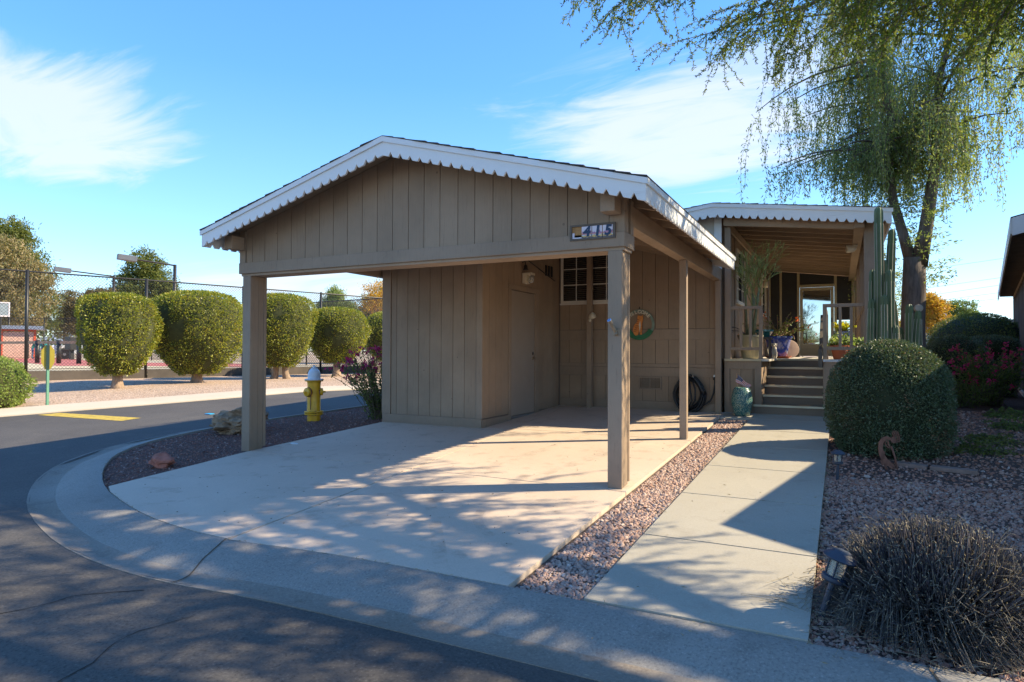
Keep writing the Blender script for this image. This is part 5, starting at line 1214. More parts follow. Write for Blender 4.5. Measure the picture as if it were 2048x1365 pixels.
# two people bending by the hut
def person(loc,yaw_,bend,shirt,label,cap=None):
    s=thing('person',label,'person',loc)
    ca,sa=math.cos(yaw_),math.sin(yaw_)
    def q(x,y,z): return Vector((loc[0]+x*ca-y*sa,loc[1]+x*sa+y*ca,loc[2]+z))
    cb,sb=math.cos(bend),math.sin(bend)
    def t(y,z,x=0): return (x,-(z*sb)+y*cb, .93+z*cb+y*sb)
    J={'pel':(0,0,.93),'sp':t(0,.25),'ch':t(0,.45),'nk':t(0,.56),'hd':t(-.03,.66),'ht':t(-.04,.80)}
    V=[J['pel'],J['sp'],J['ch'],J['nk'],J['hd'],J['ht']];Rr=[.15,.14,.155,.06,.095,.07];E=[(0,1),(1,2),(2,3),(3,4),(4,5)]
    for sx in (-1,1):
        n=len(V); V+=[(sx*.10,0,.86),(sx*.12,-.03,.48),(sx*.12,.03,.09),(sx*.12,-.13,.04)];Rr+=[.095,.065,.045,.04];E+=[(0,n),(n,n+1),(n+1,n+2),(n+2,n+3)]
        n=len(V); sh=t(0,.46,sx*.19); el=(sx*.24,sh[1]-.12,sh[2]-.26); wr=(sx*.16,sh[1]-.32,sh[2]-.42); ha=(sx*.13,sh[1]-.40,sh[2]-.47)
        V+=[sh,el,wr,ha];Rr+=[.065,.045,.032,.035];E+=[(2,n),(n,n+1),(n+1,n+2),(n+2,n+3)]
    me=bpy.data.meshes.new('body'); me.from_pydata([q(*v)-Vector(loc) for v in V],E,[]); ob=bpy.data.objects.new('body',me); C.objects.link(ob)
    md=ob.modifiers.new('s','SKIN')
    for i,v in enumerate(me.skin_vertices[0].data): v.radius=(Rr[i],Rr[i]); v.use_root=(i==0)
    md.use_smooth_shade=True
    md=ob.modifiers.new('d','SUBSURF'); md.levels=1; md.render_levels=1
    dg=bpy.context.evaluated_depsgraph_get(); m2=bpy.data.meshes.new_from_object(ob.evaluated_get(dg)); bpy.data.objects.remove(ob)
    sk=simple('skin_tone',(.45,.27,.19),.6); je=simple('blue_jeans',(.08,.16,.30),.9)  # plain even skin colour
    m2.materials.clear(); [m2.materials.append(x) for x in (sk,shirt,je)]
    hd_=q(*J['nk'])-Vector(loc)
    for p in m2.polygons:
        c=p.center; loc_=Vector((c.x*ca+c.y*sa,-c.x*sa+c.y*ca,c.z))
        along=(loc_.z-.93)*cb+(-loc_.y)*sb
        arm=abs(loc_.x)>.15 and loc_.z<.93+.25 and along>.02
        p.material_index=2 if (loc_.z<.95 and abs(loc_.y)<.22 and not(abs(loc_.x)>.2)) else (0 if (along>.57 and abs(loc_.x)<.15) or (abs(loc_.x)>.12 and -loc_.y>.25+.42*sb and loc_.z<.93+.30) else 1)
    o=bpy.data.objects.new('body',m2); C.objects.link(o); o.parent=s; ORG[o.name]=Vector(loc)
    h=q(*J['ht']); link('cap' if cap else 'hair',B().blob(h,(.10,.11,.075),2,.05,2),cap or simple('grey_hair',(.4,.37,.33),.9),s,smooth=True)
m_shirt=simple('green_teal_shirt',(.04,.30,.20),.8); m_shirt2=simple('turquoise_shirt',(.02,.33,.33),.8)
person((-60.68,30.31,.74),R(150),R(25),m_shirt,'person in a green shirt and blue jeans standing beside the hut')
person((-60.15,30.9,.74),R(60),R(50),m_shirt2,'person in a turquoise shirt and blue cap bending forward near the hut',simple('blue_cap',(.1,.3,.6),.7))
# ------------------------------------------------------------ garden bits on the right
def solar(loc,tilt,label,k_=1.0):
    s=thing('solar_light',label,'garden light',loc,'solar lights along the walkway')
    A=Vector(tilt).normalized(); c=Vector(loc)
    def la(nm,prof,mat,n=20,sm=35): return link(nm,B().lathe([(r_*k_,h_*k_) for r_,h_ in prof],c,n,A),mat,s,smooth=sm)
    la('stake',[(.002,-.04),(.014,.0),(.014,.155),(.018,.158)],m_lamp,10)
    la('collar',[(.018,.158),(.045,.165),(.050,.172),(.050,.185),(.038,.19)],m_lamp)
    la('lens',[(.034,.19),(.034,.262)],m_lampg)
    for k in range(5):
        X=A.orthogonal().normalized();Yv=A.cross(X);a=k*2*math.pi/5; p=c+(X*math.cos(a)+Yv*math.sin(a))*.037*k_
        link('lens_bar',B().bar(p+A*.19*k_,p+A*.262*k_,.006,.006,upv=X),m_lamp,s)
    la('cap',[(.040,.262),(.066,.262),(.070,.268),(.062,.280),(.040,.292),(.036,.30),(.030,.302)],m_lamp)
    return s
solar((-.035,7.23,gh(7.2)-.03),(0.02,0,1),'upright black solar light by the walkway in front of the round bush')
solar((-.10,3.86,gh(3.9)-.03),(.29,.06,1),'tilted black solar light leaning against the clipped grass clump',1.25)
# rusty steel flute player silhouette (generic figure with hair spikes and a long flute)
kc=Vector((.47,7.98,gh(8)-.03)); kd=Vector((rt.x,rt.y,0)).normalized()
s=thing('garden_silhouette','rusty flat steel bent figure with upright hair spikes and a long stick in the gravel','sculpture',tuple(kc))
def kq(u,z,d=0): return kc+kd*(u*.92)+Vector((0,0,z*.92))+Vector((-kd.y,kd.x,0))*d
ex=Vector((-kd.y,kd.x,0))*.012
def plate(nm,pts): return link(nm,B().prism([kq((x-600)/1230*.64,(1010-y)/1230*.80) for x,y in pts],ex),m_rust,s)
def thick(nm,path,w_,zoff=0):
    b=B(); m=len(path); V=[]
    for i,(x,y) in enumerate(path):
        a=path[max(i-1,0)];c_=path[min(i+1,m-1)];dx_,dy_=c_[0]-a[0],c_[1]-a[1];l_=math.hypot(dx_,dy_);nx_,ny_=-dy_/l_,dx_/l_; ww=w_[i] if hasattr(w_,'__len__') else w_
        for sg in (1,-1): V.append(kq((x+nx_*ww*sg/2-600)/1230*.64,(1010-(y+ny_*ww*sg/2))/1230*.64/1.0))
    n=len(V); V2=[v+ex for v in V]; f=[]
    for i in range(m-1): f+=[(2*i,2*i+1,2*i+3,2*i+2),(n+2*i+1,n+2*i,n+2*i+2,n+2*i+3),(2*i,2*i+2,n+2*i+2,n+2*i),(2*i+3,2*i+1,n+2*i+1,n+2*i+3)]
    f+=[(1,0,n,n+1),(n-2,n-1,2*n-1,2*n-2)]
    b.add(V+V2,f); return link(nm,b,m_rust,s)
thick('body',[(690,1000),(660,940),(560,900),(470,820),(400,680),(375,540),(390,430),(440,350),(520,315),(610,350)],[30,60,110,120,105,95,95,85,70,60])
thick('leg',[(480,900),(490,960),(500,1005),(540,1008)],[60,40,34,22])
thick('leg',[(470,620),(440,740),(400,850),(440,920)],[20,30,40,60])
thick('arm',[(470,390),(540,390),(550,470),(600,540)],[26,30,26,22])
thick('arm',[(480,420),(500,490),(560,540),(600,545)],[22,24,22,18])
b=B(); b.prism([kq((665+62*math.cos(a)-600)/1230*.64,(1010-(365+72*math.sin(a)))/1230*.64) for a in np.linspace(0,2*math.pi,18)[:-1]],ex); link('head',b,m_rust,s)
for pth in ([(690,320),(670,270),(640,200)],[(710,300),(700,240),(665,165)],[(720,385),(765,355),(745,270),(705,160)],[(700,420),(790,400),(810,355),(790,280),(750,170)]): thick('hair_spike',pth,18)
link('stick',B().tube([kq((605-600)/1230*.64,(1010-500)/1230*.64,-.008),kq((680-600)/1230*.64,(1010-740)/1230*.64,-.008),kq((735-600)/1230*.64,-.02,-.008)],.009,8),m_rust,s,smooth=True)
# edging stones
for i,(x0,x1) in enumerate(((.52,.80),(.83,1.22))):
    y0=8.20-(x0-.5)*.35
    solo('edging_stone',B().prism([(x0,y0,gh(8)-.03),(x1,y0-.12,gh(8)-.03),(x1,y0-.12,gh(8)+.015),(x0,y0,gh(8)+.015)],(.03,.13,0)),simple('pinkish_flagstone',(.22,.15,.125),.9,.2,10),('flat pinkish edging stone right behind the rusty figure','longer flat pinkish edging stone at the front of the round bush')[i],'stone',(x0,y0,gh(8)-.03),'edging stones by the round bush',bevel=.006)
# power lines far right
for i,(z0,z1) in enumerate(((24.5,22.5),(20.2,17.4),(18.6,15.2),(16.6,13.6),(15.0,12.4))):
    s=solo('power_line',B().tube([(-30,215-i*2,z1-1.5),(12,200-i*2,z1),(46,180-i*2,z0),(95,160-i*2,z0+6)],.035,4),simple('grey_wire',(.25,.28,.32),.6),('highest','second highest','middle','second lowest','lowest')[i]+' of the five power lines crossing the sky at the right','power line',(20,195-i*2,z1),'power lines')
# far white roofed house between the trees
s=thing('far_house','distant house with a pale low roof behind the garden bushes at the right','house',(6.2,53,.4))
link('wall',B().box(1.5,11,53,60,.3,3.0),simple('cream_stucco',(.5,.46,.4),.9),s); link('roof',B().prism([(1.2,52.6,3.0),(11.3,52.6,3.0),(10.4,52.6,3.75),(2.2,52.6,3.75)],(0,8,0)),simple('pale_roof',(.52,.52,.5),.9),s)
link('chimney',B().box(5.7,6.6,54,54.8,3.751,4.3),m_grayfascia,s)
# ------------------------------------------------------------ vegetation
def shell(name,label,cat,loc,prof,rx,ry,z0,z1,n,ls,lm,core,seed,group=None,trunk=None,lump=.085,thick=.10,round_=1,aspect=.55,corek=.93):
    """clipped shrub: leaves over a body whose radius follows prof(h)"""
    rs=np.random.default_rng(seed); s=thing(name,label,cat,loc,group)
    cx,cy=loc[0],loc[1]
    hh=rs.random(n*3); pr=np.array([prof(h) for h in hh]); keep=rs.random(n*3)<(pr/pr.max()*.85+.15); hh=hh[keep][:n]; pr=pr[keep][:n]; n=len(hh)
    # extra leaves on the flat top
    nt_=int(n*.22); a=rs.uniform(0,2*math.pi,n)
    rad=pr.copy(); top=np.arange(n)<nt_
    rr_=np.sqrt(rs.random(n)); 
    # top: pick radius, solve height from profile
    hs=np.linspace(.55,1,60); ps=np.array([prof(h) for h in hs]); 
    rt_=rr_*ps.max(); ht=np.interp(-rt_,-ps,hs); hh=np.where(top,ht,hh); rad=np.where(top,rt_,rad)
    lm_=1+lump*(np.sin(a*3+seed)*np.sin(hh*6+seed*2)+.6*np.sin(a*5+hh*9+seed*3)+.5*np.sin(a*9-hh*13+seed))
    depth=1-thick*rs.random(n)**2
    lo=rs.random(n)<.05; depth=np.where(lo,1+.05*rs.random(n),depth)
    X=cx+rx*rad*lm_*depth*np.cos(a);Y=cy+ry*rad*lm_*depth*np.sin(a);Z=z0+(z1-z0)*(hh*.99)*(1-(1-depth)*.15)+rs.normal(0,.012,n)
    e=.02; g_=np.array([prof(min(1,h+e))-prof(max(0,h-e)) for h in hh])/(2*e)*rx/(z1-z0)
    Nn=unit(np.stack([np.cos(a),np.sin(a),-g_],1)); D=Nn*.55+rs.normal(0,.55,(n,3))
    V,Fc=leaves(np.stack([X,Y,Z],1),D,rs.uniform(.7,1.3,n)*ls,rs.uniform(.7,1.2,n)*ls*aspect,rs=rs)
    npmesh('foliage',V,Fc,lm,s)['kind']='stuff'
    b=B(); hs=[i/14 for i in range(15)]
    b.lathe([(max(.01,prof(h)*corek),h*(corek+.03)*(z1-z0)) for h in hs],(0,0,0),28)
    b.v=[(cx+v[0]*rx,cy+v[1]*ry,z0+.02+v[2]) for v in b.v]; link('dark_core',b,core,s,smooth=True)  # solid dark core stands in for the shaded inside of the shrub
    if trunk: trunk(s)
    return s
def topi(h):
    if h<.60: return .32+.68*math.sin(math.pi/2*(h/.60)**.78)
    return max(.0,1-((h-.60)/.40)**3.6)**.42
def trunkfn(x,y,z0,z1,stems,mat,r=.12):
    def f(s):
        for k,(dx_,dy_) in enumerate(stems):
            link('trunk',B().tube([(x+dx_*1.6,y+dy_*1.6,z0-.1),(x+dx_*1.2,y+dy_*1.2,z0+.08),(x+dx_,y+dy_,(z0+z1)/2),(x+dx_*.8,y+dy_*.8,z1+.3)],[r*1.7,r*1.25,r,r*.9],10),mat,s,smooth=True)
    return f
gA='clipped trees in front of the court fence'
shell('clipped_tree','first and narrowest clipped tree from the left, egg shaped with a pale trunk','tree',(-18.3,11.32,.45),topi,.98,1.0,.80,3.13,15000,.060,m_top,m_corey,1,gA,trunkfn(-18.3,11.32,.42,.9,[(0,0)],m_barkb,.13))
shell('clipped_tree','widest clipped tree, second from the left, broad drum shape beside the front left post','tree',(-18.3,13.86,.49),topi,1.42,1.42,.74,3.40,22000,.060,m_top,m_corey,2,gA,trunkfn(-18.3,13.86,.46,.9,[(0,0)],m_barkb,.15))
shell('clipped_tree','third clipped tree, tall with a double trunk, just right of the front left post','tree',(-18.3,17.31,.49),topi,1.16,1.2,.90,3.60,17000,.062,m_top,m_corey,3,gA,trunkfn(-18.3,17.31,.46,1.0,[(-.16,-.08),(.16,.08)],m_barkb,.11))
shell('clipped_tree','fourth clipped tree, rounder, above and right of the fire hydrant','tree',(-18.3,20.28,.49),topi,1.2,1.2,1.0,3.28,15000,.062,m_top,m_corey,4,gA,trunkfn(-18.3,20.28,.46,1.0,[(0,0)],m_barkb,.15))
shell('clipped_tree','fifth clipped tree, mostly hidden behind the purple bougainvillea','tree',(-18.6,24.2,.49),topi,1.25,1.25,1.0,3.32,11000,.065,m_top,m_corey,5,gA,trunkfn(-18.6,24.2,.46,1.0,[(0,0)],m_barkb,.13))
m_limeh=leafmat('light_hedge_leaf',[(.13,.19,.04),(.20,.27,.06),(.28,.34,.09),(.16,.22,.05)],.35)
dome=lambda h:max(0,(1-abs(h-.38)**2.4/.62**2.4) if h>.38 else 1-.30*((.38-h)/.38)**2)**.5
shell('clipped_shrub','light green rounded shrub with tiny violet flowers at the left edge','shrub',(-16.75,7.15,.26),dome,1.05,1.05,.24,1.42,13000,.05,m_limeh,m_corey,6)
shell('round_bush','large dark green rounded bush with a sunlit crown, right of the walkway','shrub',(.52,9.08,gh(9)),dome,.675,.70,gh(9)-.03,1.66,42000,.026,m_dark,m_core,7,aspect=.6,thick=.10,lump=.045)
shell('clipped_shrub','dark green mounded shrub behind the round bush, below the weeping tree','shrub',(2.25,17.4,.49),dome,.72,.75,.45,1.92,12000,.035,m_dark,m_core,8)
shell('clipped_shrub','large yellow green dome shrub furthest back beside the neighbouring house','shrub',(3.75,24.2,.49),dome,1.45,1.6,.45,2.75,16000,.05,m_hedge,m_core,9)
flat=lambda h:max(.0,1-max(0,(h-.8)/.2)**3)**.5*(.8+.2*h)
shell('clipped_shrub','dark flat topped hedge behind the crimson bougainvillea','shrub',(3.25,19.4,.49),flat,.62,.7,.45,1.95,11000,.035,m_dark,m_core,10)
# bougainvilleas
def boug(name,label,base,n,spread,height,fm,seed,leafm,fl,bias=(0,0,0),lsz=.05,droop=.35,lp=5):
    return stemplant(name,label,base,n,spread,height,leafm,m_bark,lsz,droop=droop,seed=seed,lp=lp,bias=bias,flower=(fm,fl,.05))
boug('bougainvillea','sparse arching bougainvillea with magenta flowers at the left corner of the storage room',(-7.22,9.05,gh(9)-.03),110,.50,1.18,m_flowp,41,m_green,60,bias=(-.12,0,.1),droop=.2,lp=6)
boug('bougainvillea','bushy crimson bougainvillea in front of the hedge, right of the round bush',(2.62,15.75,.47),120,.75,1.25,m_flowr,42,m_green,60,lsz=.055,lp=9)
boug('bougainvillea','low crimson bougainvillea shoots at the foot of the dark mound shrub',(2.15,15.1,.47),50,.6,.75,m_flowr,43,m_green,24,lsz=.05,lp=8)
for i,(x,y,r,lb) in enumerate(((1.75,10.2,.42,'low trailing green plant on the gravel right of the round bush'),(2.2,11.6,.40,'trailing green plant further back towards the neighbouring wall'),(1.45,9.4,.34,'small trailing green plant at the right foot of the round bush'),(2.35,13.0,.35,'small green weed clump in the brown gravel below the bougainvillea'))):
    stemplant('trailing_plant',lb,(x,y,gh(y)-.03),60,r*1.5,.26,m_green if i%2 else m_hedge,m_bark,.035,droop=.9,seed=50+i,lp=10)
# ---- columnar cacti
def cactus(bld,x,y,z0,z1,r,n=7,seed=0,bend=(0,0)):
    rs=random.Random(seed); rows=[]; hN=12; vs=[];fs=[]; m=n*4; ph=rs.random()*6
    tt_=[j/(hN-3)*(1-.12/(z1-z0)) for j in range(hN-2)]+[1-.06/(z1-z0),1-.022/(z1-z0),1]
    for i in range(hN+1):
        t=tt_[i]; zz=z0+(z1-z0)*t; rr=r*(1-.10*t)*(1+.05*math.sin(t*9+ph))
        if i==hN-2: rr*=.97
        if i==hN-1: rr*=.82
        if i==hN: rr=r*.40
        ox,oy=bend[0]*t*t+.012*math.sin(t*5+ph),bend[1]*t*t
        for k in range(m):
            a=2*math.pi*k/m; q=rr*(1 if k%4==0 else (.72 if k%4==2 else .84)); vs.append((x+ox+q*math.cos(a+ph),y+oy+q*math.sin(a+ph),zz))
    for i in range(hN):
        for k in range(m): fs.append((i*m+k,i*m+(k+1)%m,(i+1)*m+(k+1)%m,(i+1)*m+k))
    fs.append(tuple(hN*m+k for k in range(m))); bld.add(vs,fs); return bld
def spinelines(x,y,z0,z1,r,n,seed,bend):
    b=B(); rs=random.Random(seed); ph=rs.random()*6; 
    for k in range(n):
        a=2*math.pi*k/n+ph; P=[]
        for i in range(13):
            t=i/12; rr=r*(1-.10*t)*(1+.05*math.sin(t*9+ph))*(.8 if t>.93 else 1)
            if i==12: rr=r*.3
            ox,oy=bend[0]*t*t+.012*math.sin(t*5+ph),bend[1]*t*t; P.append((x+ox+rr*1.02*math.cos(a),y+oy+rr*1.02*math.sin(a),z0+(z1-z0)*t))
        b.tube(P,.0034,4)
    return b
m_cac=simple('cactus_green',(.085,.125,.055),.55,.25,5,bs=.3,bscale=20); m_spine=simple('pale_spine_rib',(.42,.38,.30),.9,.2)
s=thing('columnar_cactus','tall multi armed columnar cactus beside the right porch post','cactus',(.56,11.0,gh(11)))
arms=[(.495,10.98,3.66,.066,(.02,0)),(.44,11.10,2.75,.06,(0,0)),(.60,11.05,2.88,.055,(-.01,0)),(.655,11.1,3.34,.062,(.03,0)),(.66,10.95,2.72,.07,(-.02,0)),(.56,10.88,2.35,.05,(0,0)),(.74,11.02,2.3,.06,(-.06,0)),(.40,10.95,2.30,.055,(0,0)),(.52,11.12,2.6,.055,(.03,0)),(.70,10.9,1.9,.05,(.0,0))]
for i,(x,y,zt_,r,bd) in enumerate(arms):
    a=link('arm',cactus(B(),x,y,gh(11)-.05,zt_,r,7,i,bd),m_cac,s,smooth=40)
    link('spine_ribs',spinelines(x,y,gh(11)-.05,zt_,r,7,i,bd),m_spine,a)
s=thing('candelabra_cactus','shorter curving columnar cactus between the tall cactus and the tree trunk','cactus',(.93,11.6,gh(11.6)))
for i,(x,y,zt_,r,bd) in enumerate(((.90,11.6,2.25,.06,(.05,0)),(1.0,11.62,2.15,.055,(.06,0)),(.86,11.7,1.9,.05,(-.02,0)))):
    a=link('arm',cactus(B(),x,y,gh(11.6)-.05,zt_,r,7,20+i,bd),m_cac,s,smooth=40); link('spine_ribs',spinelines(x,y,gh(11.6)-.05,zt_,r,7,20+i,bd),m_spine,a)
s=thing('single_cactus','single slim column cactus standing in front of the big tree trunk','cactus',(1.13,12.2,gh(12.2)))
a=link('arm',cactus(B(),1.13,12.2,gh(12.2)-.05,2.17,.045,7,31),m_cac,s,smooth=40); link('spine_ribs',spinelines(1.13,12.2,gh(12.2)-.05,2.17,.045,7,31,(0,0)),m_spine,a)
# ---- weeping tree
s=thing('weeping_tree','tall weeping tree with forked dark trunk and hanging foliage, right of the porch','tree',(1.22,14.2,.47))
TR=B().tube([(1.15,14.2,.3),(1.18,14.2,.6),(1.20,14.2,1.2),(1.21,14.2,2.0),(1.22,14.2,2.7),(1.23,14.2,3.3)],[.33,.26,.205,.19,.195,.18],16)
def wob(b,am=.02,fq=4):
    from mathutils import noise as mn2
    b.v=[tuple(Vector(v)+mn2.noise_vector(Vector(v)*fq)*am) for v in b.v]; return b
t=link('trunk',wob(TR,.035),m_barkd,s,smooth=True)
link('cut_knot',B().lathe([(.075,0),(.07,.05),(.06,.055)],(1.27,13.99,2.32),14,(.3,-1,.2)),simple('pale_cut_wood',(.42,.36,.28),.8,.1),t,smooth=40)
stemsL=[(1.18,14.2,3.2),(1.05,14.2,3.75),(.90,14.2,4.4),(.83,14.2,5.1),(.88,14.2,5.9),(.72,14.1,7.0),(.35,14.0,8.2),(-.1,13.8,9.2)]
stemsR=[(1.30,14.2,3.15),(1.42,14.2,3.8),(1.53,14.25,4.6),(1.66,14.3,5.5),(1.64,14.3,6.5),(1.9,14.4,7.7),(2.4,14.5,8.8),(2.9,14.6,9.6)]
link('branch',wob(B().tube(stemsL,[.115,.095,.082,.072,.06,.045,.035,.02],10),.02),m_bark,s,smooth=True)
link('branch',wob(B().tube(stemsR,[.15,.125,.10,.08,.065,.05,.035,.02],10),.02),m_bark,s,smooth=True)
rs=np.random.default_rng(11); LP=[];LD=[];LL=[]; bl=B()
def strand(p,ln_,dens=46):
    d=Vector((rs.normal(0,.25),rs.normal(0,.25),-.8)).normalized(); q=Vector(p); n=max(4,int(ln_/.12)); pts=[q.copy()]
    for i in range(n):
        d=(d+Vector((rs.normal(0,.09),rs.normal(0,.09),-.22))).normalized(); q2=q+d*(ln_/n)
        for _ in range(int(dens*ln_/n)+1):
            f=rs.random(); LP.append(q.lerp(q2,f)+Vector(rs.normal(0,.035,3))); LD.append(d*.8+Vector(rs.normal(0,.5,3))); LL.append(rs.uniform(.05,.10))
        q=q2; pts.append(q.copy())
    bl.tube(pts,.003,3,cap=False)
for st in (stemsL,stemsR):
    for k in range(34):
        i=rs.integers(3,7); f=rs.random(); p=Vector(st[i]).lerp(Vector(st[i+1]) if i<7 else Vector(st[i]),f)
        a=rs.uniform(0,2*math.pi); L_=rs.uniform(.7,2.5); pts=[p]; d=Vector((math.cos(a),math.sin(a)*.9,rs.uniform(.1,.7))).normalized()
        for j in range(6): d=(d+Vector((rs.normal(0,.1),rs.normal(0,.1),-.13))).normalized(); pts.append(pts[-1]+d*L_/6)
        link('branch',B().tube(pts,[.03,.026,.022,.018,.014,.01,.006],6),m_bark,s,smooth=True)
        for j in range(1,7):
            for _ in range(4 if pts[j].x<2.3 else 3): strand(pts[j]+Vector(rs.normal(0,.10,3)),rs.uniform(.5,1.7) if pts[j].z>5.6 else rs.uniform(.25,.8))
# sprigs on the trunk
for _ in range(120):
    z=rs.uniform(2.7,5.6); a=rs.uniform(0,6.28); xx=1.22 if z<3.3 else (np.interp(z,[3.3,4.4,5.1,5.9],[1.15,.9,.83,.88]) if rs.random()<.45 else np.interp(z,[3.3,3.8,4.6,5.5],[1.32,1.42,1.53,1.66])); p=Vector((xx+(.2 if z<3.3 else .11)*math.cos(a),14.2+.12*math.sin(a),z)); d=Vector((math.cos(a),math.sin(a),.5)).normalized()
    q=p
    for j in range(5):
        q2=q+d*.11; d=(d+Vector((0,0,-.12))).normalized()
        for _k in range(8): LP.append(q.lerp(q2,rs.random())+Vector(rs.normal(0,.03,3))); LD.append(d+Vector(rs.normal(0,.6,3))); LL.append(rs.uniform(.05,.09))
        q=q2
V,Fc=leaves(np.array(LP),np.array(LD),np.array(LL),.022,rs=rs); npmesh('foliage',V,Fc,m_weep,s)['kind']='stuff'
link('twigs',bl,m_bark,s)['kind']='stuff'
print('weeping leaves',len(LP))
# ---- overhanging mesquite
s=thing('mesquite_tree','overhanging mesquite tree reaching in from the right with feathery green leaves','tree',(4.7,4.4,.1))
rs=np.random.default_rng(21)
F0=Vector((4.6,4.4,2.4))
link('trunk',wob(B().tube([(4.8,4.4,.0),(4.75,4.4,.5),(4.65,4.4,1.4),F0],[.34,.27,.22,.20],12),.03),m_barkd,s,smooth=True)
ends=[(-2.2,7.7,6.1),(-.9,9.6,6.3),(.9,10.6,6.6),(1.9,8.4,8.0),(.2,6.2,7.6),(-2.6,4.6,7.4),(1.6,2.2,7.2),(5.8,6.4,8.2),(-1.0,2.4,7.6),(4.6,-.6,6.8),(.6,-.6,7.2),(7.6,3.6,7.0),(-3.8,2.2,7.4),(2.2,7.2,5.9),(1.2,8.6,6.4)]
DN=[1,1,1,1,.5,.45,.35,.4,.4,.5,.5,.4,.4,.8,1]
LP=[];LD=[];LL=[]; bt=B()
def spray(p,d,ln_,dens=85):
    q=Vector(p); pts=[q.copy()]; n=7
    for i in range(n):
        d=(d+Vector((rs.normal(0,.14),rs.normal(0,.14),-.11+rs.normal(0,.07)))).normalized(); q2=q+d*(ln_/n)
        for _ in range(int(dens*ln_/n)+1):
            LP.append(q.lerp(q2,rs.random())); LD.append(d*.5+Vector(rs.normal(0,.7,3))); LL.append(rs.uniform(.035,.07))
        q=q2; pts.append(q.copy())
    bt.tube(pts,[.004]*4+[.0025]*4,3,cap=False)
for e,dn in zip(ends,DN):
    E_=Vector(e); mid=F0.lerp(E_,.5)+Vector((0,0,.9)); pts=[]
    N_=12
    for i in range(N_+1):
        t=i/N_; p=F0*(1-t)**2+mid*2*t*(1-t)+E_*t*t; pts.append(p+Vector(rs.normal(0,.06,3))*(0<i))
    link('branch',B().tube(pts,[.11*(1-i/N_)**.8+.012 for i in range(N_+1)],7),m_barkd,s,smooth=True)
    for i in range(4,N_+1):
        for _ in range(3 if dn>.6 else 2):
            p=pts[i]; d=((pts[i]-pts[i-1]).normalized()+Vector((rs.normal(0,.7),rs.normal(0,.7),rs.normal(-.05,.35)))).normalized()
            sp=[p]; L_=rs.uniform(.5,1.5)
            for j in range(5): d=(d+Vector((rs.normal(0,.12),rs.normal(0,.12),-.06))).normalized(); sp.append(sp[-1]+d*L_/5)
            bt.tube(sp,[.013,.011,.009,.007,.005,.004],4,cap=False)
            for j in range(1,6):
                for _k in range(3): spray(sp[j],(d+Vector((rs.normal(0,.7),rs.normal(0,.7),rs.normal(-.25,.3)))).normalized(),rs.uniform(.25,.75),85*(.45+.55*dn))
V,Fc=leaves(np.array(LP),np.array(LD),np.array(LL),.016,rs=rs); npmesh('foliage',V,Fc,m_mesq,s)['kind']='stuff'
link('twigs',bt,m_bark,s)['kind']='stuff'
print('mesquite leaves',len(LP))
# ---- clipped grass clump, near right
s=thing('grass_clump','large clipped clump of dark ornamental grass with cut pale tips in the near right corner','grass clump',(.44,4.05,gh(4)-.03))
rs=np.random.default_rng(33); n=9500; c0=np.array([.44,4.05,gh(4)-.04])
a=rs.uniform(0,2*np.pi,n); el=np.arcsin(rs.uniform(.02,1,n)**.8); 
rb=rs.random(n)**.5*.24; bp=c0+np.stack([rb*np.cos(a),rb*np.sin(a),rs.uniform(0,.04,n)],1)
a2=a+rs.normal(0,.22,n); D=unit(np.stack([np.cos(el)*np.cos(a2),np.cos(el)*np.sin(a2),np.sin(el)*1.0],1)+rs.normal(0,.12,(n,3)))
R_=.53*(1-.10*np.sin(el))*rs.uniform(.74,1.08,n); 
tip=c0+np.array([0,0,.02])+unit(D)*R_[:,None]+rs.normal(0,.022,(n,3)); tip[:,2]=np.maximum(tip[:,2],c0[2]+.05)
def blades(p,q,w0,w1,nm,mat):
    d=unit(q-p); S=unit(np.cross(d,rs.normal(size=(len(p),3)))); U_=np.cross(d,S)
    k=len(p); V=np.stack([p+S*w0*.5,p-S*w0*.25+U_*w0*.43,p-S*w0*.25-U_*w0*.43,q+S*w1*.5,q-S*w1*.25+U_*w1*.43,q-S*w1*.25-U_*w1*.43],1).reshape(-1,3)
    f=np.array([(0,1,4,3),(1,2,5,4),(2,0,3,5)]); Fc=(f[None]+np.arange(k)[:,None,None]*6).reshape(-1,4); o=npmesh(nm,V,Fc,mat,s); o['kind']='stuff'
blades(bp,tip,.004,.0055,'stalks',m_straw)
dd=unit(tip-bp); sel=rs.random(n)<.55; blades(tip[sel],tip[sel]+dd[sel]*.006+rs.normal(0,.004,(sel.sum(),3)),.006,.005,'cut_tips',m_strawl)
# fine dead leaves near the ground, curving outwards
n2=2300; a=rs.uniform(0,2*np.pi,n2); r0=rs.uniform(.12,.36,n2); r1=r0+rs.uniform(.10,.36,n2); h0=rs.uniform(.02,.22,n2)
p=c0+np.stack([r0*np.cos(a),r0*np.sin(a),h0+.04],1); a+=rs.normal(0,.22,n2)
m_=c0+np.stack([(r0+r1)/2*np.cos(a),(r0+r1)/2*np.sin(a),h0*.75+.05+rs.uniform(0,.05,n2)],1); q=c0+np.stack([r1*np.cos(a+.1),r1*np.sin(a+.1),rs.uniform(.02,.06,n2)],1)
blades(p,m_,.003,.003,'dead_leaves',m_dead); blades(m_,q,.003,.0015,'dead_leaves',m_dead)
n3=1100; u3=unit(np.column_stack([rs.normal(0,1,(n3,2)),np.abs(rs.normal(0,.8,n3))])); p3=c0+u3*rs.uniform(.40,.56,(n3,1)); p3[:,2]=np.maximum(p3[:,2],c0[2]+.03)
q3=p3+unit(rs.normal(0,1,(n3,3))+u3*.7)*rs.uniform(.03,.13,(n3,1)); r3=q3+unit(rs.normal(0,1,(n3,3))+np.array([0,0,-.8]))*rs.uniform(.02,.08,(n3,1))
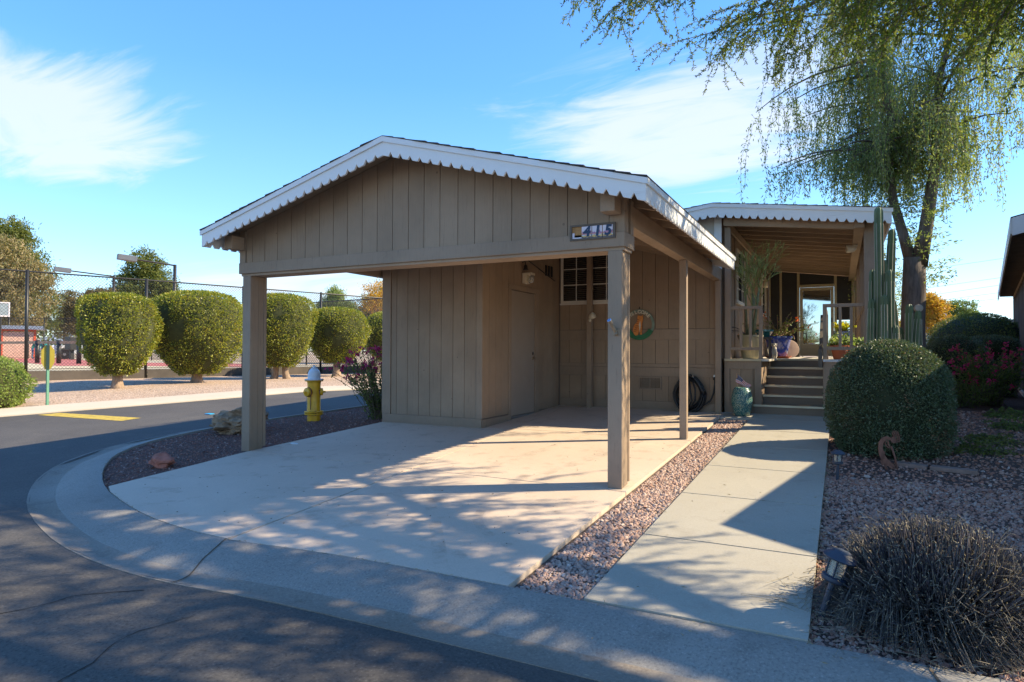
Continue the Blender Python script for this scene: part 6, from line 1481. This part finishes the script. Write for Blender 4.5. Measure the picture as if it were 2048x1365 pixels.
blades(p3,q3,.0035,.003,'bent_blades',m_dead); blades(q3,r3,.003,.0015,'bent_blades',m_strawl)
n4=420; a4=rs.uniform(0,6.28,n4); r4=rs.uniform(.42,.82,n4); p4_=np.column_stack([c0[0]+r4*np.cos(a4),c0[1]+r4*np.sin(a4)*.8,np.zeros(n4)]); p4_[:,2]=np.where(p4_[:,1]<3.44,ghn(p4_[:,1])+.012,ghn(p4_[:,1])+.008)
q4=p4_+np.column_stack([rs.normal(0,.10,(n4,2)),rs.uniform(0,.03,n4)]); blades(p4_,q4,.004,.002,'loose_straw',m_strawl)
link('base_core',B().blob((.44,4.05,gh(4)+.02),(.27,.27,.20),3,.2,4),m_core,s)
# twigs and leaf litter on gravel and concrete
n=900; P=np.column_stack([rs.uniform(-1.3,1.6,n),rs.uniform(2.6,7.5,n)]); keep=(P[:,0]>-.15)|(rs.random(n)<.10); P=P[keep]; n=len(P)
zz=np.where(P[:,0]>-.15,ghn(P[:,1])+.004,ghn(P[:,1])+.010)
zz=np.where(P[:,1]<3.44,ghn(P[:,1])-.05+np.interp(P[:,1],[2.7,3.4],[-.01,.055]),zz)
V,Fc=leaves(np.column_stack([P,zz]),np.column_stack([rs.normal(0,1,(n,2)),np.zeros(n)+.03]),rs.uniform(.012,.045,n),.007,rs=rs)
o=npmesh('leaf_litter',V,Fc,m_strawl); tag(o,'scattered dry leaf litter on the walkway and gravel',kind='stuff')
n=260; P=np.column_stack([rs.uniform(-6.4,-1.8,n),rs.uniform(3.6,8.4,n)]); V,Fc=leaves(np.column_stack([P,ghn(P[:,1])+.004]),np.column_stack([rs.normal(0,1,(n,2)),np.zeros(n)]),rs.uniform(.008,.03,n),.006,rs=rs)
o=npmesh('leaf_litter',V,Fc,m_bark); tag(o,'small dark bits of debris on the driveway slab',kind='stuff')
# fine plant litter packed along the joints between kerb, slabs and gravel
LPn=[]
for i in range(2200):
    t=rs.random(); 
    if t<.6: 
        k=rs.integers(0,len(bk)-1); pnt=bk[k].lerp(bk[k+1],rs.random()); 
        if not(-8.6<pnt.x<2.0): continue
        LPn.append((pnt.x+rs.normal(0,.012),pnt.y+rs.normal(0,.012),gh(pnt.y)+.004))
    elif t<.8: y=rs.uniform(3.5,11); LPn.append((-1.31+abs(rs.normal(0,.02))*-1,y,gh(y)+.002))
    else: y=rs.uniform(3.5,8.5); LPn.append((-.148+abs(rs.normal(0,.035)),y,gh(y)+.0))
LPn=np.array(LPn); V,Fc=leaves(LPn,rs.normal(0,1,(len(LPn),3))*np.array([1,1,.25]),rs.uniform(.01,.035,len(LPn)),.005,rs=rs)
tag(npmesh('leaf_litter',V,Fc,m_strawl),'dry plant litter caught in the joints of kerb and walkway',kind='stuff')
# ---- far trees
def fartree(name,label,loc,blobs,n,ls,lm,bk_m,seed,trunk_r=.25,aspect=.5,group=None,forks=5,clump=.5,gap=.0):
    rs=np.random.default_rng(seed); s=thing(name,label,'tree',loc,group); L0=Vector(loc)
    top=max(b_[2]+b_[5]*.3 for b_ in blobs)
    tz=np.mean([b_[2] for b_ in blobs])
    mid=Vector((L0.x+rs.normal(0,.2),L0.y+rs.normal(0,.2),(loc[2]+tz)/2)); ctr=Vector((np.mean([b_[0] for b_ in blobs]),np.mean([b_[1] for b_ in blobs]),tz))
    link('trunk',B().tube([L0-Vector((0,0,.2)),L0+Vector((0,0,.5)),mid,ctr],[trunk_r*1.3,trunk_r,trunk_r*.8,trunk_r*.5],8),bk_m,s,smooth=True)
    b=B()
    for bb_ in blobs:
        c=Vector(bb_[:3]); b.tube([mid,mid.lerp(c,.6)+Vector((0,0,.2)),c],[trunk_r*.5,trunk_r*.32,trunk_r*.12],6)
    link('limbs',b,bk_m,s,smooth=True)
    vol=np.array([b_[3]*b_[4]*b_[5] for b_ in blobs])**.67; vol/=vol.sum(); P=[];
    for bb_,f in zip(blobs,vol):
        nc=max(6,int(n*f/45)); u=unit(rs.normal(size=(nc,3))); rad=(rs.random(nc)**.30)[:,None]
        cc_=np.array(bb_[:3])+u*rad*np.array(bb_[3:6])*(1+rs.normal(0,.08,(nc,1)))
        cs=clump*rs.uniform(.5,1.3,(nc,1,1))
        pts=cc_[:,None,:]+rs.normal(size=(nc,45,3))*cs*np.array([1,1,.6])*.5
        P.append(pts.reshape(-1,3))
    P=np.concatenate(P); D=rs.normal(size=P.shape)
    if lm in (m_euc,): D[:,2]-=1.2
    V,Fc=leaves(P,D,rs.uniform(.6,1.3,len(P))*ls,rs.uniform(.6,1.2,len(P))*ls*aspect,rs=rs); npmesh('crown',V,Fc,lm,s)['kind']='stuff'
    return s
def apx(px,py,d): return at_px(px,py,d)
def bl_(px,py,d,r,rz=None,ry=None):
    p=at_px(px,py,d); return (p.x,p.y,p.z,r,ry or r,rz or r)
def gr(px,d): p=at_px(px,700,d); return (p.x,p.y,.45)
fartree('eucalyptus_tree','large pale brown green eucalyptus at the left edge beyond the court',gr(5,62),[bl_(0,560,62,3.4,3),bl_(50,590,62,2.3,3.2),bl_(-40,520,62,3.6,3),bl_(30,640,61,2.2,2.2),bl_(78,545,62,1.2,1.0),bl_(10,510,62,2.2,1.8),bl_(-60,600,62,4,4)],42000,.34,m_euc,m_barkw,60,.3,.35,clump=.75)
fartree('pine_tree','dark green pine with ragged top behind the eucalyptus at the left edge',gr(35,72),[bl_(5,480,72,2.6,2.2),bl_(45,490,72,1.6,2),bl_(35,530,72,3,2),bl_(55,560,72,2.6,1.6),bl_(75,600,72,2.2,1.6),bl_(62,640,72,2.6,1.6),bl_(20,460,72,1.4,1.5),bl_(48,465,72,.9,1.0),bl_(-40,500,72,3.6,3)],24000,.42,m_pine,m_bark,61,.35,.3,clump=.8)
fartree('pine_tree','rounded bright green pine behind the court lights',gr(290,95),[bl_(290,535,95,2.6,1.8),bl_(262,555,95,2.2,1.6),bl_(318,560,95,2.4,1.6),bl_(250,585,95,2.0,1.4),bl_(330,590,95,2.0,1.3),bl_(290,585,95,3,2),bl_(285,515,95,1.6,1.2),bl_(340,575,95,1.1,.9),bl_(270,620,95,3,2),bl_(312,625,95,2.5,2)],26000,.48,m_pine,m_bark,62,.4,.3,clump=.85)
fartree('small_tree','brownish olive tree behind the first clipped tree',gr(180,76),[bl_(165,615,76,2.2,1.7),bl_(190,600,76,1.6,1.4),bl_(205,630,76,2.4,1.8),bl_(150,645,76,2.0,1.3),bl_(185,655,76,2.6,1.4),bl_(215,600,76,1.5,1.2)],20000,.30,m_olive,m_bark,63,.22,.5,clump=.6)
fartree('small_tree','thin grey brown tree left of the olive tree',gr(130,84),[bl_(128,610,84,1.6,1.4),bl_(140,630,84,1.8,1.4),bl_(120,655,84,2,1.3),bl_(135,590,84,1.0,.8)],7000,.26,m_olive,m_bark,64,.2,.4,clump=.7)
fartree('pine_tree','blue green pine between the third and fourth clipped trees, far away',gr(668,112),[bl_(668,600,112,1.7,1.5),bl_(655,615,112,1.8,1.2),bl_(682,612,112,1.9,1.3),bl_(668,585,112,1.0,.9),bl_(668,635,112,2.8,2),bl_(700,615,112,1.1,.9)],15000,.5,m_weep,m_bark,65,.35,.25,clump=.8)
fartree('palo_verde_tree','wispy yellow green tree beyond the fence beside the storage room',gr(748,48),[bl_(750,590,48,1.0,.8),bl_(735,605,48,.8,.7),bl_(765,580,48,.9,.8),bl_(765,610,48,1.3,1.0)],5000,.15,m_yel,m_barkb,66,.15,.4,clump=.7)
fartree('broad_tree','olive green broad tree beyond the fence beside the storage room',gr(752,60),[bl_(760,615,60,1.6,1.3),bl_(745,635,60,1.8,1.2),bl_(785,610,60,2.4,2)],14000,.22,m_hedge,m_bark,67,.2,.5,clump=.5)
fartree('autumn_tree','orange and yellow leafed tree seen right of the big trunk',gr(1862,38),[bl_(1858,612,38,.75,.75),bl_(1870,625,38,.65,.6),bl_(1858,648,38,.7,.6),bl_(1842,600,38,.6,.5),bl_(1885,612,38,.35,.3)],11000,.13,m_yel,m_bark,68,.12,.55,clump=.32)
fartree('shade_tree','green tree with open crown in front of the power lines',gr(1905,60),[bl_(1895,630,60,1.2,.9),bl_(1920,618,60,1.3,.8),bl_(1905,650,60,1.6,.8),bl_(1935,635,60,.9,.7),bl_(1880,645,60,.8,.6)],11000,.2,m_green,m_bark,69,.15,.5,clump=.4)
for i,(px,d,lb) in enumerate(((1960,40,'low bushy green tree behind the dome shrub'),(1770,30,'yellowish bushy tree glimpsed behind the tall cactus'))):
    fartree('bushy_tree',lb,gr(px,d),[bl_(px,672,d,1.2,.7),bl_(px+18,668,d,.9,.6),bl_(px-18,680,d,.9,.6)],4500,.10,(m_hedge,m_yel)[i],m_bark,80+i,.1,.5,clump=.35)
fartree('bushy_tree','grey green leafy tree behind the cactus and porch corner',(1.0,19.5,.47),[(.9,19.5,3.3,.5,.6,.8),(1.25,19.6,2.6,.5,.6,.7),(.7,19.8,4.0,.45,.5,.6)],5500,.07,m_weep,m_bark,90,.07,.35,clump=.3)
# trees across the street behind the viewer, mirrored in the porch door
for i,(x,y,h,lb) in enumerate(((-5,-32,5,'green tree across the street behind the viewer'),(4,-36,6,'larger green tree across the street behind the viewer'),(11,-30,4.5,'small green tree across the street behind the viewer'))):
    fartree('street_tree',lb,(x,y,0),[(x,y,h*.65,2.6,2.6,1.8),(x+1.8,y,h*.5,1.8,1.8,1.4),(x-1.9,y,h*.5,1.8,1.8,1.3)],5000,.22,m_green,m_bark,95+i,.2,.5,clump=.7)
# low shrubs beyond the court and along the horizon
def hedge(name,label,p,q,h,n,ls,lm,seed,wid=1.0):
    rs=np.random.default_rng(seed); p=np.array(p,float);q=np.array(q,float); t=rs.random(n)[:,None]; c=p+(q-p)*t
    hh=h*(.55+.45*np.sin(t[:,0]*37+seed)**2)*(.7+.3*np.sin(t[:,0]*13)); P=np.column_stack([c+rs.normal(0,wid*.5,(n,2)),.4+hh*rs.random(n)**.6])
    V,Fc=leaves(P,rs.normal(size=(n,3)),rs.uniform(.6,1.3,n)*ls,rs.uniform(.5,1,n)*ls*.6,rs=rs); o=npmesh(name,V,Fc,lm); tag(o,label,kind='stuff'); return o
hedge('scrub','low dry scrub beyond the court near the hut',tuple(at_px(-60,700,56))[:2],tuple(at_px(60,700,57))[:2],1.2,2600,.16,m_olive,70)
hedge('distant_trees','distant line of trees along the horizon on the left',(-160,60),(-110,190),7,9000,.9,m_hedge,71,6)
hedge('distant_trees','distant line of trees along the horizon straight ahead and right',(-110,190),(60,210),6,9000,.9,m_hedge,72,6)
hedge('distant_trees','distant trees at the far left horizon',(-210,-20),(-160,60),8,6000,.9,m_olive,73,6)
